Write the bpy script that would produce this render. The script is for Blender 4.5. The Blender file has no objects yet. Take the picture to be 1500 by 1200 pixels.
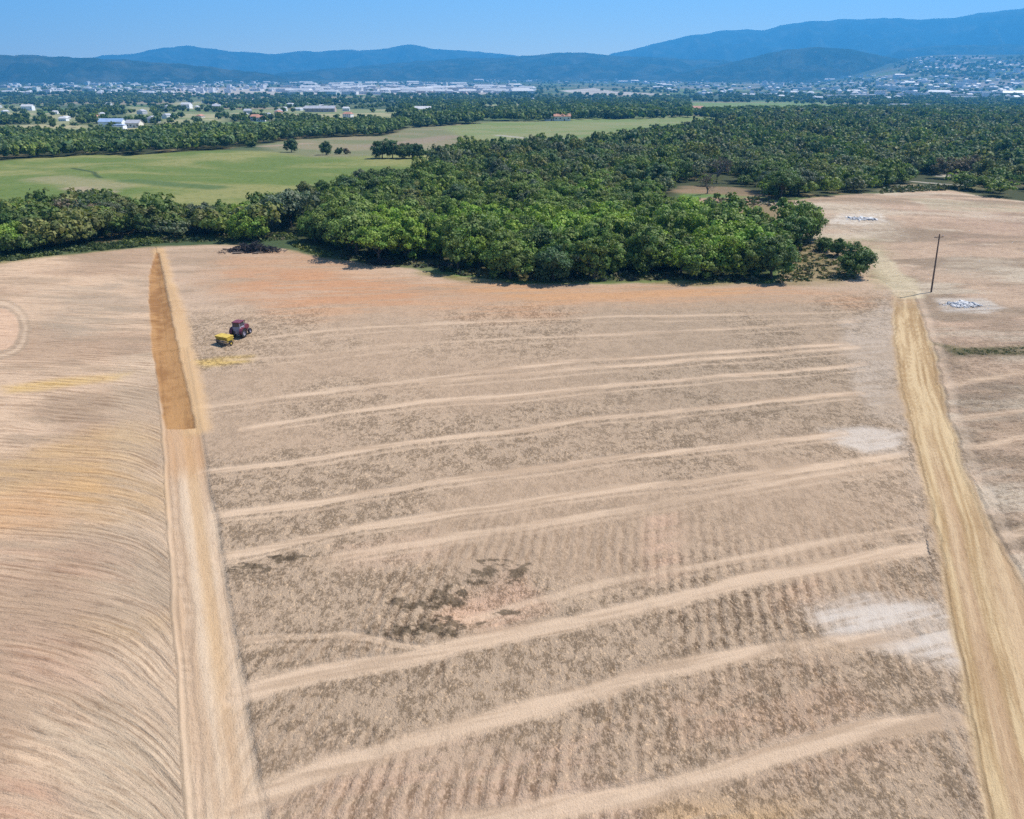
import bpy, bmesh, math, time
import numpy as np
from math import radians, sin, cos, tan, atan2, hypot, pi
T0 = time.time()
rng = np.random.default_rng(11)
C = bpy.context.scene.collection
SC = bpy.context.scene

# ------------------------------------------------------------------ camera model
FPX, PITCH, CAMZ = 1110.0, radians(24.2), 40.0
SUN_EL, SUN_ROT = radians(56), radians(62)

def lin(r, g, b, k=0.52):
    """display colour of a sunlit surface -> base colour (exposure taken out by k)"""
    f = lambda c: ((c / 255 + 0.055) / 1.055) ** 2.4 if c > 10 else c / 255 / 12.92
    return np.array([f(r) * k, f(g) * k, f(b) * k], np.float32)

def sstep(a, b, x):
    t = np.clip((x - a) / (b - a), 0, 1)
    return t * t * (3 - 2 * t)

# ------------------------------------------------------------------ noise
def vnoise(x, y, seed=0):
    xi = np.floor(x).astype(np.int64); yi = np.floor(y).astype(np.int64)
    fx = (x - xi).astype(np.float32); fy = (y - yi).astype(np.float32)
    def h(a, b):
        n = (a * 374761393 + b * 668265263 + seed * 974711) & 0xffffffff
        n = ((n ^ (n >> 13)) * 1274126177) & 0xffffffff
        n = (n ^ (n >> 16)) & 0xffff
        return n.astype(np.float32) / 65535.0
    ux = fx * fx * (3 - 2 * fx); uy = fy * fy * (3 - 2 * fy)
    a = h(xi, yi); b = h(xi + 1, yi); c = h(xi, yi + 1); d = h(xi + 1, yi + 1)
    return (a + (b - a) * ux) * (1 - uy) + (c + (d - c) * ux) * uy

def fbm(x, y, seed=0, octv=4, gain=0.5):
    s = 0; a = 1.0; t = 0
    for i in range(octv):
        s = s + a * vnoise(x * 2 ** i + 17.3 * i, y * 2 ** i - 9.1 * i, seed + i); t += a; a *= gain
    return s / t

# ------------------------------------------------------------------ terrain height
def zmacro(x, y):
    x = np.asarray(x, float); y = np.asarray(y, float)
    r = np.hypot(x, y)
    z = np.interp(r, [0, 330, 900, 2500, 7000, 9000, 40000], [0, 0, -10, -45, -55, -57, -60])
    z = z + (fbm(x / 34, y / 34, 3, 3) - .5) * 1.0 * sstep(10, 40, r) * (1 - sstep(260, 500, r))
    z = z + (fbm(x / 130, y / 130, 5, 3) - .5) * 7.0 * sstep(240, 520, r) * (1 - sstep(900, 1600, r))
    az = np.degrees(np.arctan2(x, np.maximum(y, 1)))
    z = z + 205 * sstep(19.5, 27, az) * sstep(3600, 8200, r)          # the far right-hand side climbs to the foothills
    # low bare knoll behind the pole on the right
    z = z + 3.0 * np.exp(-(((x - 95) / 55) ** 2 + ((y - 235) / 42) ** 2))
    return z

def ray(px, py):
    px = np.asarray(px, float); py = np.asarray(py, float)
    cx = (px - 750) / FPX; cy = (600 - py) / FPX
    d = np.stack([cx, cos(PITCH) + cy * sin(PITCH), -sin(PITCH) + cy * cos(PITCH)], -1)
    return d

RS = np.geomspace(6, 14000, 700)
def at(px, py):
    """photo pixel -> point of the ground under it"""
    d = ray(np.atleast_1d(px), np.atleast_1d(py)); hz = np.hypot(d[:, 0], d[:, 1])
    u = d / hz[:, None]; out = np.zeros_like(u)
    for i0 in range(0, len(u), 2000):
        uu = u[i0:i0 + 2000]
        R = RS[None, :]
        g = CAMZ + uu[:, 2:3] * R - zmacro(uu[:, 0:1] * R, uu[:, 1:2] * R)
        below = g < 0
        k = np.where(below.any(1), below.argmax(1), len(RS) - 1); k = np.maximum(k, 1)
        n = np.arange(len(uu)); ga, gb = g[n, k - 1], g[n, k]
        t = np.clip(ga / np.where(ga - gb == 0, 1, ga - gb), 0, 1)
        r = RS[k - 1] + (RS[k] - RS[k - 1]) * t
        p = uu * r[:, None]; p[:, 2] = zmacro(p[:, 0], p[:, 1]); out[i0:i0 + 2000] = p
    return out
def at1(px, py): return at([px], [py])[0]
def proj(P):
    P = np.asarray(P, float); v = P - np.array([0, 0, CAMZ])
    dep = v[..., 1] * cos(PITCH) - v[..., 2] * sin(PITCH)
    up = v[..., 1] * sin(PITCH) + v[..., 2] * cos(PITCH)
    dep = np.where(dep < .1, .1, dep)
    return 750 + FPX * v[..., 0] / dep, 600 - FPX * up / dep
def gpoly(pts):
    a = np.array(pts, float); return at(a[:, 0], a[:, 1])[:, :2]

def inpoly(x, y, poly):
    c = np.zeros(np.shape(x), bool); n = len(poly)
    for i in range(n):
        x1, y1 = poly[i]; x2, y2 = poly[(i + 1) % n]
        if y1 == y2: continue
        k = ((y1 > y) != (y2 > y)) & (x < (x2 - x1) * (y - y1) / (y2 - y1) + x1)
        c ^= k
    return c
def segdist(x, y, pts, closed=False):
    d = np.full(np.shape(x), 1e9, np.float32); n = len(pts)
    for i in range(n if closed else n - 1):
        ax, ay = pts[i]; bx, by = pts[(i + 1) % n]
        vx, vy = bx - ax, by - ay; L = vx * vx + vy * vy + 1e-9
        t = np.clip(((x - ax) * vx + (y - ay) * vy) / L, 0, 1)
        d = np.minimum(d, np.hypot(x - ax - t * vx, y - ay - t * vy))
    return d
def sdf(x, y, poly):
    """positive inside"""
    d = segdist(x, y, poly, True)
    return np.where(inpoly(x, y, poly), d, -d)

# ------------------------------------------------------------------ layout of the place (traced, laid out on the ground)
FIELD = gpoly([(-500, 386), (0, 384), (120, 371), (225, 361), (330, 358), (420, 365), (500, 381), (600, 393), (680, 406),
               (760, 416), (900, 416), (1000, 412), (1120, 416), (1136, 415), (1150, 385), (1175, 345), (1170, 310), (1120, 300), (1180, 291),
               (1260, 284), (1390, 279), (1440, 288), (1510, 296), (2100, 300), (2600, 1150), (1900, 1900), (-400, 1900), (-1100, 1150)])
MEADOW = gpoly([(-300, 240), (0, 233), (120, 224), (330, 220), (400, 221), (470, 228), (520, 229), (642, 224), (640, 250), (560, 275), (480, 300),
                (440, 335), (330, 340), (200, 340), (0, 345), (-300, 350)])
TANFIELD = gpoly([(380, 212), (420, 203), (560, 199), (600, 186), (700, 180), (780, 178), (740, 216), (640, 226), (520, 230), (470, 229), (400, 222)])
STRIP = gpoly([(650, 186), (720, 179), (860, 173), (1050, 171), (1075, 178), (1000, 186), (900, 196), (800, 208), (740, 215), (690, 214)])
GREEN2 = gpoly([(1008, 163), (1015, 151), (1100, 150), (1245, 153), (1225, 158), (1100, 161)])
WOODF = gpoly([(440, 352), (500, 374), (560, 386), (640, 390), (700, 408), (780, 413), (900, 413), (1010, 408), (1120, 414), (1142, 385), (1172, 350), (1182, 338),
               (1120, 347), (1040, 345), (985, 325), (950, 296), (900, 288), (700, 288), (560, 290), (470, 305), (400, 322), (425, 345)])
WOODM = gpoly([(395, 318), (470, 296), (560, 281), (640, 258), (630, 242), (640, 232), (700, 224), (860, 216), (920, 203), (1000, 194), (1060, 187), (1090, 178),
               (1150, 168), (1300, 166), (1700, 164), (1900, 300), (1500, 297), (1440, 286), (1390, 276), (1330, 268), (1290, 276), (1260, 283), (1180, 290), (1130, 294), (1090, 283),
               (1000, 283), (985, 293), (900, 288), (700, 288), (560, 290), (470, 305)])
WOODL = gpoly([(-250, 395), (0, 380), (100, 367), (170, 358), (330, 350), (440, 348), (445, 330), (400, 322), (330, 328), (180, 316), (150, 303), (80, 318), (0, 322), (-250, 330)])
BELT1 = gpoly([(-200, 240), (0, 236), (130, 227), (200, 227), (330, 219), (400, 209), (440, 204), (560, 199), (585, 192), (600, 186), (430, 186), (330, 195), (100, 203), (0, 200), (-200, 205)])
ROAD_L = [(1309, 428), (1305, 470), (1316, 555), (1338, 650), (1364, 760), (1382, 870), (1400, 960), (1420, 1060), (1448, 1210), (1480, 1500)]
ROAD_R = [(1338, 428), (1356, 470), (1372, 525), (1392, 610), (1416, 690), (1450, 770), (1500, 850), (1560, 960), (1640, 1210), (1760, 1500)]
ROAD = gpoly(ROAD_L + ROAD_R[::-1])
ROADMID = gpoly([((a[0] + b[0]) / 2, (a[1] + b[1]) / 2) for a, b in zip(ROAD_L, ROAD_R)])
PATHMID = gpoly([(266, 632), (275, 700), (290, 800), (306, 920), (324, 1070), (338, 1200), (360, 1500)])
TRENCH = gpoly([(228, 371), (219, 398), (218, 440), (221, 500), (228, 545), (236, 592), (243, 628), (286, 628), (276, 580), (264, 525), (251, 460), (240, 405), (233, 372)])
BERM = gpoly([(231, 366), (242, 405), (256, 455), (270, 515), (282, 575), (290, 630)])
p0, p1 = PATHMID[-1], BERM[0]
PD = (p1 - p0) / np.linalg.norm(p1 - p0); PN = np.array([-PD[1], PD[0]])          # along / to the left of the straight cut

TRACKS = [  # (points, half width m, strength)
    ([(380, 496), (480, 484), (580, 476), (700, 471), (900, 463), (1080, 460), (1250, 457)], .55, .7),
    ([(330, 528), (460, 520), (580, 505), (700, 498), (900, 490), (1080, 480), (1255, 470)], .55, .6),
    ([(300, 596), (420, 580), (580, 561), (700, 543), (850, 528), (1067, 515), (1240, 502)], .6, .9),
    ([(480, 570), (596, 559), (740, 549), (900, 536), (1067, 523), (1253, 508)], .6, .9),
    ([(360, 628), (500, 604), (620, 588), (780, 576), (900, 564), (1023, 554), (1197, 540), (1268, 532)], .6, .95),
    ([(300, 690), (420, 677), (540, 656), (660, 640), (780, 627), (850, 614), (980, 604), (1110, 588), (1262, 575)], .65, .95),
    ([(330, 750), (460, 736), (580, 716), (700, 696), (820, 682), (900, 671), (1023, 659), (1153, 643), (1235, 634)], .7, 1.0),
    ([(328, 814), (400, 800), (500, 776), (660, 752), (780, 732), (900, 716), (1023, 704), (1197, 682), (1335, 664)], .75, 1.0),
    ([(460, 822), (540, 806), (620, 794), (740, 774), (850, 757), (980, 734), (1153, 703), (1327, 681)], .7, .75),
    ([(690, 902), (780, 880), (850, 863), (980, 832), (1110, 812), (1240, 788), (1360, 774)], .6, .7),
    ([(345, 1016), (460, 988), (580, 967), (700, 938), (820, 914), (900, 896), (980, 876), (1110, 843), (1240, 821), (1375, 799)], .95, 1.0),
    ([(350, 938), (430, 934), (500, 932), (560, 938), (640, 950)], .5, .7),
    ([(350, 1190), (396, 1162), (480, 1122), (580, 1090), (700, 1058), (820, 1026), (900, 1004), (980, 972), (1110, 951), (1200, 941), (1330, 930)], .85, .9),
    ([(660, 1206), (760, 1186), (850, 1172), (937, 1160), (1067, 1127), (1197, 1092), (1283, 1068), (1400, 1046)], .85, 1.0),
    ([(1392, 566), (1440, 555), (1520, 541)], .6, .8), ([(1405, 614), (1450, 608), (1520, 598)], .6, .8),
    ([(1418, 656), (1460, 650), (1520, 636)], .6, .8), ([(1470, 787), (1500, 776), (1540, 765)], .7, .9),
    ([(250, 700), (262, 800), (270, 900), (276, 1000), (284, 1100), (290, 1210)], .35, .5),
]
TRACKS += [([(a, b + 4 + .009 * b) for a, b in p], .3, s * .55) for p, w, s in TRACKS[:14]]
TRACKS = [(gpoly(p), w, s) for p, w, s in TRACKS]
print('layout', round(time.time() - T0, 1))

# ------------------------------------------------------------------ ground sheet
def geo(a, b, d):
    n = max(2, int(math.log(b / a) / d)); return np.geomspace(a, b, n, endpoint=False)
rr = np.concatenate([geo(5, 26, .02), geo(26, 200, .0024), geo(200, 1000, .0055), geo(1000, 15000, .013), [15000]])
dense = np.arange(-48, 48.01, .105)
az = np.radians(np.concatenate([dense, np.arange(51, 309, 3.0)]))
NR, NA = len(rr), len(az)
X = (rr[:, None] * np.sin(az)[None, :]).astype(np.float64).ravel(); Y = (rr[:, None] * np.cos(az)[None, :]).astype(np.float64).ravel()
R = np.repeat(rr, NA)
Z = zmacro(X, Y)
N = len(X)
soil = np.zeros((N, 4), np.float32); cover = np.zeros((N, 4), np.float32); flow = np.zeros((N, 3), np.float32)
region = np.zeros(N, np.int8)            # 0 plain 1 field 2 meadow 3 woodland floor 4 road 5 track 6 trench

def put(mask, colour, idx=None):
    """blend a base colour into the sheet by mask"""
    m = mask[:, None].astype(np.float32)
    if idx is None: soil[:, :3] = soil[:, :3] * (1 - m) + colour * m
    else: soil[idx, :3] = soil[idx, :3] * (1 - m) + colour * m
def mixc(a, b, t): return a[None, :] * (1 - t[:, None]) + b[None, :] * t[:, None]

# -- far plain: scrub, dry lots and fields in patches
f = R > 140
x, y = X[f], Y[f]; r = R[f]
wx = x + (fbm(x / 60, y / 60, 21, 3) - .5) * 50; wy = y + (fbm(x / 60, y / 60, 22, 3) - .5) * 50
pn = fbm(wx / 170, wy / 75, 31, 4); pn2 = fbm(wx / 420, wy / 160, 37, 3)
base = mixc(lin(84, 102, 66), lin(128, 134, 92), sstep(.42, .62, pn))
base = base * (1 - sstep(.56, .66, pn2)[:, None]) + lin(176, 158, 126) * sstep(.56, .66, pn2)[:, None]
k = (sstep(.60, .66, fbm(wx / 260, wy / 110, 44, 3)))[:, None]
base = base * (1 - k) + lin(118, 146, 76) * k
fo = sstep(5200, 6800, r)[:, None] * .85; base = base * (1 - fo) + lin(70, 84, 62) * fo
soil[f, :3] = base; cover[f, 2] = .55
for poly, ca, cb, veg, reg in ((MEADOW, (122, 140, 70), (164, 162, 100), .7, 2), (TANFIELD, (166, 152, 118), (140, 142, 100), .5, 2), (STRIP, (134, 152, 86), (158, 160, 108), .45, 2), (GREEN2, (126, 152, 84), (140, 158, 92), .4, 2)):
    s = sdf(wx * .3 + x * .7, wy * .3 + y * .7, poly); m = sstep(-6, 8, s)
    t = fbm(wx / 50, wy / 26, 51, 5, .6)
    put(m, mixc(lin(*ca), lin(*cb), sstep(.35, .65, t)), f)
    cover[f, 2] = cover[f, 2] * (1 - m) + veg * m
    q = region[f]; q[s > 0] = reg; region[f] = q
# pale dry bits and the dark drainage line in the meadow
for pts, c, w in (([(70, 262), (110, 268), (140, 276)], (172, 164, 120), 14), ([(100, 277), (135, 284)], (190, 170, 140), 7), ([(105, 247), (140, 254), (142, 262)], (74, 92, 56), 1.6), ([(180, 266), (240, 272), (300, 276)], (98, 124, 70), 8),
                  ([(560, 214), (620, 206), (660, 200)], (170, 150, 126), 18), ([(400, 214), (450, 210)], (186, 162, 134), 10), ([(735, 198), (780, 203), (840, 203)], (196, 186, 170), 6)):
    d = segdist(x + (wx - x) * .25, y + (wy - y) * .25, gpoly(pts)); put(sstep(w, w * .3, d) * .85, lin(*c), f)
# woodland floor
for poly in (WOODF, WOODM, WOODL, BELT1):
    s = sdf(x + (wx - x) * .1, y + (wy - y) * .1, poly); m = sstep(-4, 3, s)
    t = fbm(x / 14, y / 14, 61, 4)
    put(m, mixc(lin(78, 84, 50), lin(140, 126, 88), sstep(.56, .72, t)), f); cover[f, 2] = np.maximum(cover[f, 2], .5 * m)
    q = region[f]; q[s > 0] = 3; region[f] = q
# clearings
for pts, c, w in (([(985, 297), (1040, 294), (1095, 294), (1130, 300)], (202, 164, 136), 9), ([(1000, 318), (1060, 312), (1130, 312), (1165, 302)], (160, 138, 102), 16), ([(1020, 280), (1070, 281), (1100, 284)], (166, 138, 106), 12), ([(1110, 298), (1160, 296), (1232, 292)], (206, 188, 160), 3), ([(1020, 275), (1060, 276), (1080, 282)], (150, 128, 98), 9),
                  ([(690, 244), (735, 247)], (196, 172, 146), 8), ([(1340, 266), (1385, 270), (1415, 272)], (206, 194, 176), 2.5), ([(1380, 258), (1420, 254)], (196, 184, 166), 5), ([(1300, 276), (1380, 276), (1420, 274)], (128, 122, 76), 6)):
    d = segdist(x + (wx - x) * .06, y + (wy - y) * .06, gpoly(pts)); put(sstep(w, w * .4, d), lin(*c), f)
# pale yards and industrial lots under the town
for poly, c, lo in (([(420, 128), (560, 127), (760, 131), (790, 137), (620, 140), (420, 138)], (205, 190, 176), .40), ([(820, 133), (870, 129), (900, 134), (1000, 139), (860, 140)], (214, 200, 182), .2), ([(0, 128), (140, 126), (230, 132), (0, 134)], (170, 160, 160), .5),
                    ([(960, 120), (1500, 112), (1500, 146), (1250, 146), (1050, 142)], (166, 158, 156), .5), ([(1310, 84), (1500, 92), (1500, 106), (1360, 100)], (184, 172, 168), .5)):
    s = sdf(x, y, gpoly(poly)); m = (s > 0) * sstep(lo, lo + .15, fbm(x / 150, y / 150, 71, 4)); put(m * .9, lin(*c), f)
print('plain', round(time.time() - T0, 1))

OPENPX = [[(0, 184), (60, 182), (132, 184), (132, 203), (60, 203), (0, 200)], [(60, 166), (115, 165), (118, 183), (70, 184)], [(0, 154), (34, 156), (60, 160), (55, 174), (0, 172)], [(185, 156), (230, 158), (210, 182), (185, 182)], [(132, 184), (206, 184), (270, 182), (268, 198), (206, 200), (132, 203)], [(235, 165), (285, 164), (330, 166), (325, 182), (240, 182)],
          [(330, 161), (430, 160), (592, 160), (590, 178), (500, 178), (430, 174), (335, 174)], [(605, 160), (660, 160), (658, 175), (606, 175)], [(250, 150), (300, 149), (300, 160), (262, 162)], [(690, 154), (760, 152), (770, 160), (700, 162)], [(420, 128), (560, 127), (760, 131), (770, 137), (620, 140), (420, 138)], [(820, 133), (870, 129), (900, 134), (960, 138), (860, 140)], [(250, 130), (420, 128), (420, 140), (240, 139)]]
f = R > 140; x, y = X[f], Y[f]
for i, pl in enumerate(OPENPX):
    s = sdf(x, y, gpoly(pl)); m = sstep(-8, 12, s); t = fbm(x / 90, y / 50, 75 + i, 4)
    a, b = ((196, 184, 140), (150, 158, 108)) if i < 10 else ((226, 214, 200), (196, 180, 166))
    put(m, mixc(lin(*a), lin(*b), sstep(.4, .6, t)), f)
# -- the field
f = np.where((R < 330))[0]
x, y, r = X[f], Y[f], R[f]
wx = x + (fbm(x / 3.1, y / 3.1, 81, 3) - .5) * 1.3; wy = y + (fbm(x / 3.1, y / 3.1, 82, 3) - .5) * 1.3
sf = np.where(y < 18, 50, sdf(wx, wy, FIELD))
M = sstep(-1.0, 1.0, sf); keep = M > .001
f, x, y, r, wx, wy, sf, M = (a[keep] for a in (f, x, y, r, wx, wy, sf, M))
PX, PY = proj(np.stack([x, y, Z[f]], -1))
lft = (x - p0[0]) * PN[0] + (y - p0[1]) * PN[1]          # metres left of the straight cut
alo = (x - p0[0]) * PD[0] + (y - p0[1]) * PD[1]
n1 = fbm(x / 22, y / 16, 91, 5); n2 = fbm(x / 7, y / 7, 92, 4); n3 = fbm(x / 60, y / 40, 93, 3)
roadd = segdist(x, y, ROADMID)
rightside = (sdf(x, y, gpoly([(1320, 428), (1390, 610), (1450, 770), (1640, 1210), (2400, 1210), (2000, 200), (1130, 250), (1150, 380), (1290, 410)])) > 0)
left = sstep(-1.5, 2.0, lft) * (alo > -40)
# flow coordinates: u along the harrow lines, v across
bend = (3.6 + 3.0 * n1) * np.exp(-np.maximum(lft - 1.6, 0) / 3.4) * sstep(95, 55, alo)
vL = y + .10 * x + bend + (n3 - .5) * 7 + (n2 - .5) * .8
vM = y - np.interp(y, [40, 90, 130, 200], [.27, .27, .13, .05]) * x + (n3 - .5) * 2 + (n2 - .5) * .6
v = np.where(left > .5, vL, vM); u = x.copy()
base = mixc(lin(190, 164, 143), lin(205, 178, 157), sstep(.35, .65, n1))
base = base * (1 - left[:, None]) + mixc(lin(190, 162, 140), lin(216, 187, 163), sstep(.38, .6, n1)) * left[:, None]
S = np.full(len(x), .45, np.float32); ST = np.zeros(len(x), np.float32); FU = np.zeros(len(x), np.float32)
def soft(pts, c, soften=4, amt=1., nz=.72):
    """a patch of other soil with a ragged edge"""
    global base
    P = gpoly(pts); s = sdf(x + (n2 - .5) * soften * 3, y + (n1 - .5) * soften * 3, P)
    m = sstep(-soften, soften, s) * amt * (1 - nz + nz * sstep(.36, .58, fbm(u / 11, v / 1.0, 95, 5, .62)))
    base = base * (1 - m[:, None]) + lin(*c) * m[:, None]; return m
# stubble between the cut and the road; fades out toward the far wood edge
mid = (1 - left) * (1 - sstep(0, 3, np.where(rightside, 3, 0)))
stub = mid * sstep(148, 128, y - .1 * x)
ST = stub * (.45 + .75 * sstep(.36, .62, n1)); base = base * (1 - .5 * ST[:, None]) + lin(188, 165, 143) * (.5 * ST[:, None])
gz = stub * sstep(70, 95, y) * sstep(-10, 30, x); base = base * (1 - .5 * gz[:, None]) + lin(162, 145, 128) * (.5 * gz[:, None])
ST = np.where(rightside, .5 * sstep(132, 110, y) + .15, ST)
rs = np.where(rightside, sstep(.45, .62, fbm(x / 16, y / 5, 96, 5)), 0); base = base * (1 - .7 * rs[:, None]) + lin(152, 134, 116) * (.7 * rs[:, None])
rs = np.where(rightside, sstep(.52, .68, fbm(x / 22, y / 6, 196, 5)), 0); base = base * (1 - .7 * rs[:, None]) + lin(220, 204, 186) * (.7 * rs[:, None])
rs = np.where(rightside, 0, sstep(.5, .66, fbm(x / 14, v / 2.6, 296, 5))) * (1 - stub); base = base * (1 - .5 * rs[:, None]) + lin(166, 144, 124) * (.5 * rs[:, None])
FU = mid * sstep(72, 50, y) * sstep(-16, -4, x + .2 * y) * sstep(.30, .50, fbm(x / 8, y / 10, 94, 3))
S = S * (1 - .7 * stub) + .34 * left + .5 * np.where(rightside, 1, 0) + .45 * (1 - stub) * (1 - left)
# coloured soil patches
soft([(300, 375), (420, 368), (520, 392), (700, 412), (900, 420), (1120, 420), (1280, 425), (1300, 440), (1000, 452), (700, 462), (450, 470), (320, 430)], (204, 160, 128), 5, .7)
soft([(330, 400), (480, 400), (640, 430), (600, 450), (380, 445)], (204, 150, 114), 4, .6)
soft([(640, 418), (900, 428), (1100, 425), (1080, 438), (760, 448)], (210, 160, 116), 3, .5)
soft([(-60, 700), (80, 650), (200, 630), (248, 640), (240, 700), (225, 745), (120, 752), (0, 760), (-60, 780)], (214, 178, 134), 4, .7, .4)
soft([(-60, 740), (60, 715), (120, 730), (60, 775), (-60, 790)], (214, 166, 126), 2.5, .55, .4)
soft([(100, 700), (240, 690), (240, 760), (140, 760)], (214, 172, 124), 3, .6)
soft([(0, 565), (90, 552), (195, 545), (180, 556), (90, 566), (10, 575)], (214, 180, 122), 1.4, .9, .3)
soft([(285, 528), (330, 520), (370, 520), (365, 530), (300, 536)], (214, 182, 118), 1.2, .95, .2)
soft([(-20, 1130), (160, 1140), (170, 1175), (-20, 1200)], (192, 148, 126), 1.2, .6)
soft([(-20, 800), (200, 790), (200, 850), (-20, 870)], (196, 160, 138), 2, .5)
soft([(0, 930), (180, 945), (170, 1000), (0, 1010)], (212, 176, 154), 2, .6)
soft([(60, 1040), (250, 1060), (280, 1190), (120, 1195)], (206, 186, 164), 2, .6)
soft([(980, 1170), (1180, 1150), (1120, 1215), (960, 1215)], (216, 176, 128), 1.5, .55)
soft([(1140, 870), (1210, 850), (1220, 880), (1160, 905)], (216, 180, 156), 1.2, .6)
soft([(960, 760), (1010, 755), (1020, 840), (960, 850)], (216, 180, 158), 1.5, .6)
soft([(120, 920), (220, 905), (225, 935), (150, 945)], (212, 176, 132), 2, .6)
ed = np.hypot((PX + 8) / 52, (PY - 482) / 46) + (n2 - .5) * .12
for lo, hi, cc_, am in ((0, .66, (220, 186, 162), .85), (.70, .78, (176, 156, 138), .6), (.82, .90, (214, 190, 168), .7), (.94, 1.0, (172, 154, 136), .5)):
    k = sstep(lo - .04, lo + .02, ed) * sstep(hi + .04, hi - .02, ed) * am * (PX < 120); base = base * (1 - k[:, None]) + lin(*cc_) * k[:, None]
soft([(60, 420), (200, 408), (215, 470), (150, 500), (60, 505)], (172, 156, 140), 4, .55)
soft([(480, 1120), (900, 1060), (1000, 1200), (400, 1215)], (212, 178, 158), 4, .6)
soft([(670, 866), (760, 842), (800, 880), (720, 912), (660, 900)], (222, 184, 160), 1.5, .9, .4)
soft([(500, 790), (620, 790), (640, 815), (520, 830)], (218, 184, 162), 2, .5)
soft([(980, 1000), (1200, 960), (1260, 1040), (1050, 1090)], (210, 172, 148), 4, .5)
soft([(1350, 470), (1500, 460), (1500, 500), (1390, 505)], (214, 182, 162), 3, .6)
soft([(1210, 300), (1500, 300), (1500, 330), (1230, 340)], (200, 172, 154), 6, .5)
soft([(1400, 330), (1500, 310), (1500, 350), (1380, 370)], (176, 146, 130), 5, .45)
soft([(1190, 300), (1290, 300), (1320, 345), (1210, 350)], (214, 200, 182), 5, .6)
soft([(1380, 375), (1500, 380), (1500, 410), (1380, 405)], (206, 190, 172), 4, .55)
soft([(1225, 312), (1290, 312), (1300, 326), (1262, 331), (1215, 327)], (226, 214, 204), 1.2, .9, .6)
soft([(1365, 436), (1440, 436), (1470, 450), (1440, 458), (1380, 456)], (222, 212, 206), 1.0, .8, .6)
soft([(1262, 366), (1290, 364), (1316, 392), (1345, 420), (1350, 436), (1312, 436), (1292, 408)], (218, 202, 174), 1.0, .9, .25)
soft([(1410, 680), (1500, 690), (1500, 760), (1450, 750)], (206, 190, 174), 2, .6)
soft([(1380, 560), (1500, 550), (1500, 620), (1400, 622)], (156, 138, 122), 2, .6)
soft([(1195, 345), (1300, 350), (1320, 375), (1240, 380)], (184, 172, 140), 3, .6)
soft([(1330, 290), (1500, 300), (1500, 312), (1360, 306)], (190, 180, 156), 2, .7)
# olive scrub around the small trees by the pole
m = soft([(1145, 380), (1165, 350), (1195, 350), (1235, 385), (1250, 412), (1140, 416)], (136, 124, 84), 3, .9, .3); vegm = m.copy()
m = soft([(1270, 380), (1300, 400), (1320, 418), (1280, 420)], (178, 166, 134), 2, .7); 
m = soft([(1372, 505), (1430, 512), (1500, 506), (1500, 520), (1400, 522)], (104, 102, 66), 1.2, .9, .3); vegm = np.maximum(vegm, m)
for pts in ([(420, 345), (480, 372), (500, 384), (470, 378), (425, 366)], [(230, 352), (330, 350), (440, 352), (430, 362), (320, 356), (225, 360)], [(-40, 384), (120, 366), (225, 357), (228, 362), (110, 373), (-40, 390)],
            [(930, 408), (1010, 402), (1130, 414), (1020, 420), (940, 416)], [(620, 390), (700, 408), (760, 418), (700, 416), (620, 402)]):
    m = soft(pts, (134, 128, 78), 2, .9, .3); vegm = np.maximum(vegm, m)
# pale ash / lime spread
pale = np.zeros(len(x), np.float32)
for pts, a in (([(1208, 628), (1260, 622), (1322, 630), (1312, 662), (1270, 662), (1215, 645)], .85), ([(1185, 890), (1260, 872), (1395, 884), (1402, 975), (1340, 955), (1210, 925)], 1.0), ([(1232, 470), (1302, 440), (1306, 560), (1322, 620), (1272, 610), (1250, 540)], .35)):
    m = soft(pts, (214, 201, 193), 1.2, a, .5); pale = np.maximum(pale, m)
# the earth track right beside the straight cut, and its ruts
w_in = sstep(5.2, 3.9, np.abs(lft + .0)) * sstep(98, 92, alo) 
pth = sstep(2.4, 1.7, np.abs(lft + .35 + (n2 - .5) * .5)) * (alo < 100)
strip = fbm(lft * 1.1 + 40, alo / 30, 97, 3)
c = mixc(lin(202, 172, 146), lin(220, 195, 172), sstep(.35, .62, strip * .7 + n2 * .3))
base = base * (1 - pth[:, None]) + c * pth[:, None]
yl = pth * sstep(.9, .2, np.abs(lft + .9)) * sstep(10, 30, alo); base = base * (1 - .35 * yl[:, None]) + lin(220, 184, 138) * (.35 * yl[:, None])
shoulder = sstep(6.0, 2.6, np.abs(lft - 3.2)) * (1 - pth) * (alo < 100); base = base * (1 - .3 * shoulder[:, None]) + lin(200, 182, 162) * (.3 * shoulder[:, None])
ST = ST * (1 - pth) * (1 - shoulder * .8); 
br = pth * sstep(52, 62, alo + (n2 - .5) * 9) ; base = base * (1 - .6 * br[:, None]) + lin(196, 150, 108) * (.6 * br[:, None])
# wheel tracks across the stubble
trk = np.zeros(len(x), np.float32); rut = np.zeros(len(x), np.float32)
for P, w, s in TRACKS:
    bb = (x > P[:, 0].min() - 4) & (x < P[:, 0].max() + 4) & (y > P[:, 1].min() - 5) & (y < P[:, 1].max() + 5)
    xs, ys = x[bb] + (n2[bb] - .5) * 1.3 , y[bb] + (n2[bb] - .5) * 1.5
    d = segdist(xs, ys, P); far = 1 + np.clip(r[bb] - 70, 0, 80) / 120
    ends = sstep(0, 4, np.minimum(np.hypot(xs - P[0, 0], ys - P[0, 1]), np.hypot(xs - P[-1, 0], ys - P[-1, 1])) + 2)
    al = fbm(xs / 5.5, ys / 3, 94, 3); wv = w * (.70 + .5 * al); m = sstep(wv * 1.6 * far, wv * .35, d) * s * ends * (.78 + .4 * sstep(.25, .6, al))
    trk[bb] = np.maximum(trk[bb], m); rut[bb] = np.maximum(rut[bb], sstep(.35, .05, np.abs(d - w * .75)) * s * ends)
trk = np.clip(trk, 0, 1) * (roadd > 3.0)
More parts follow.
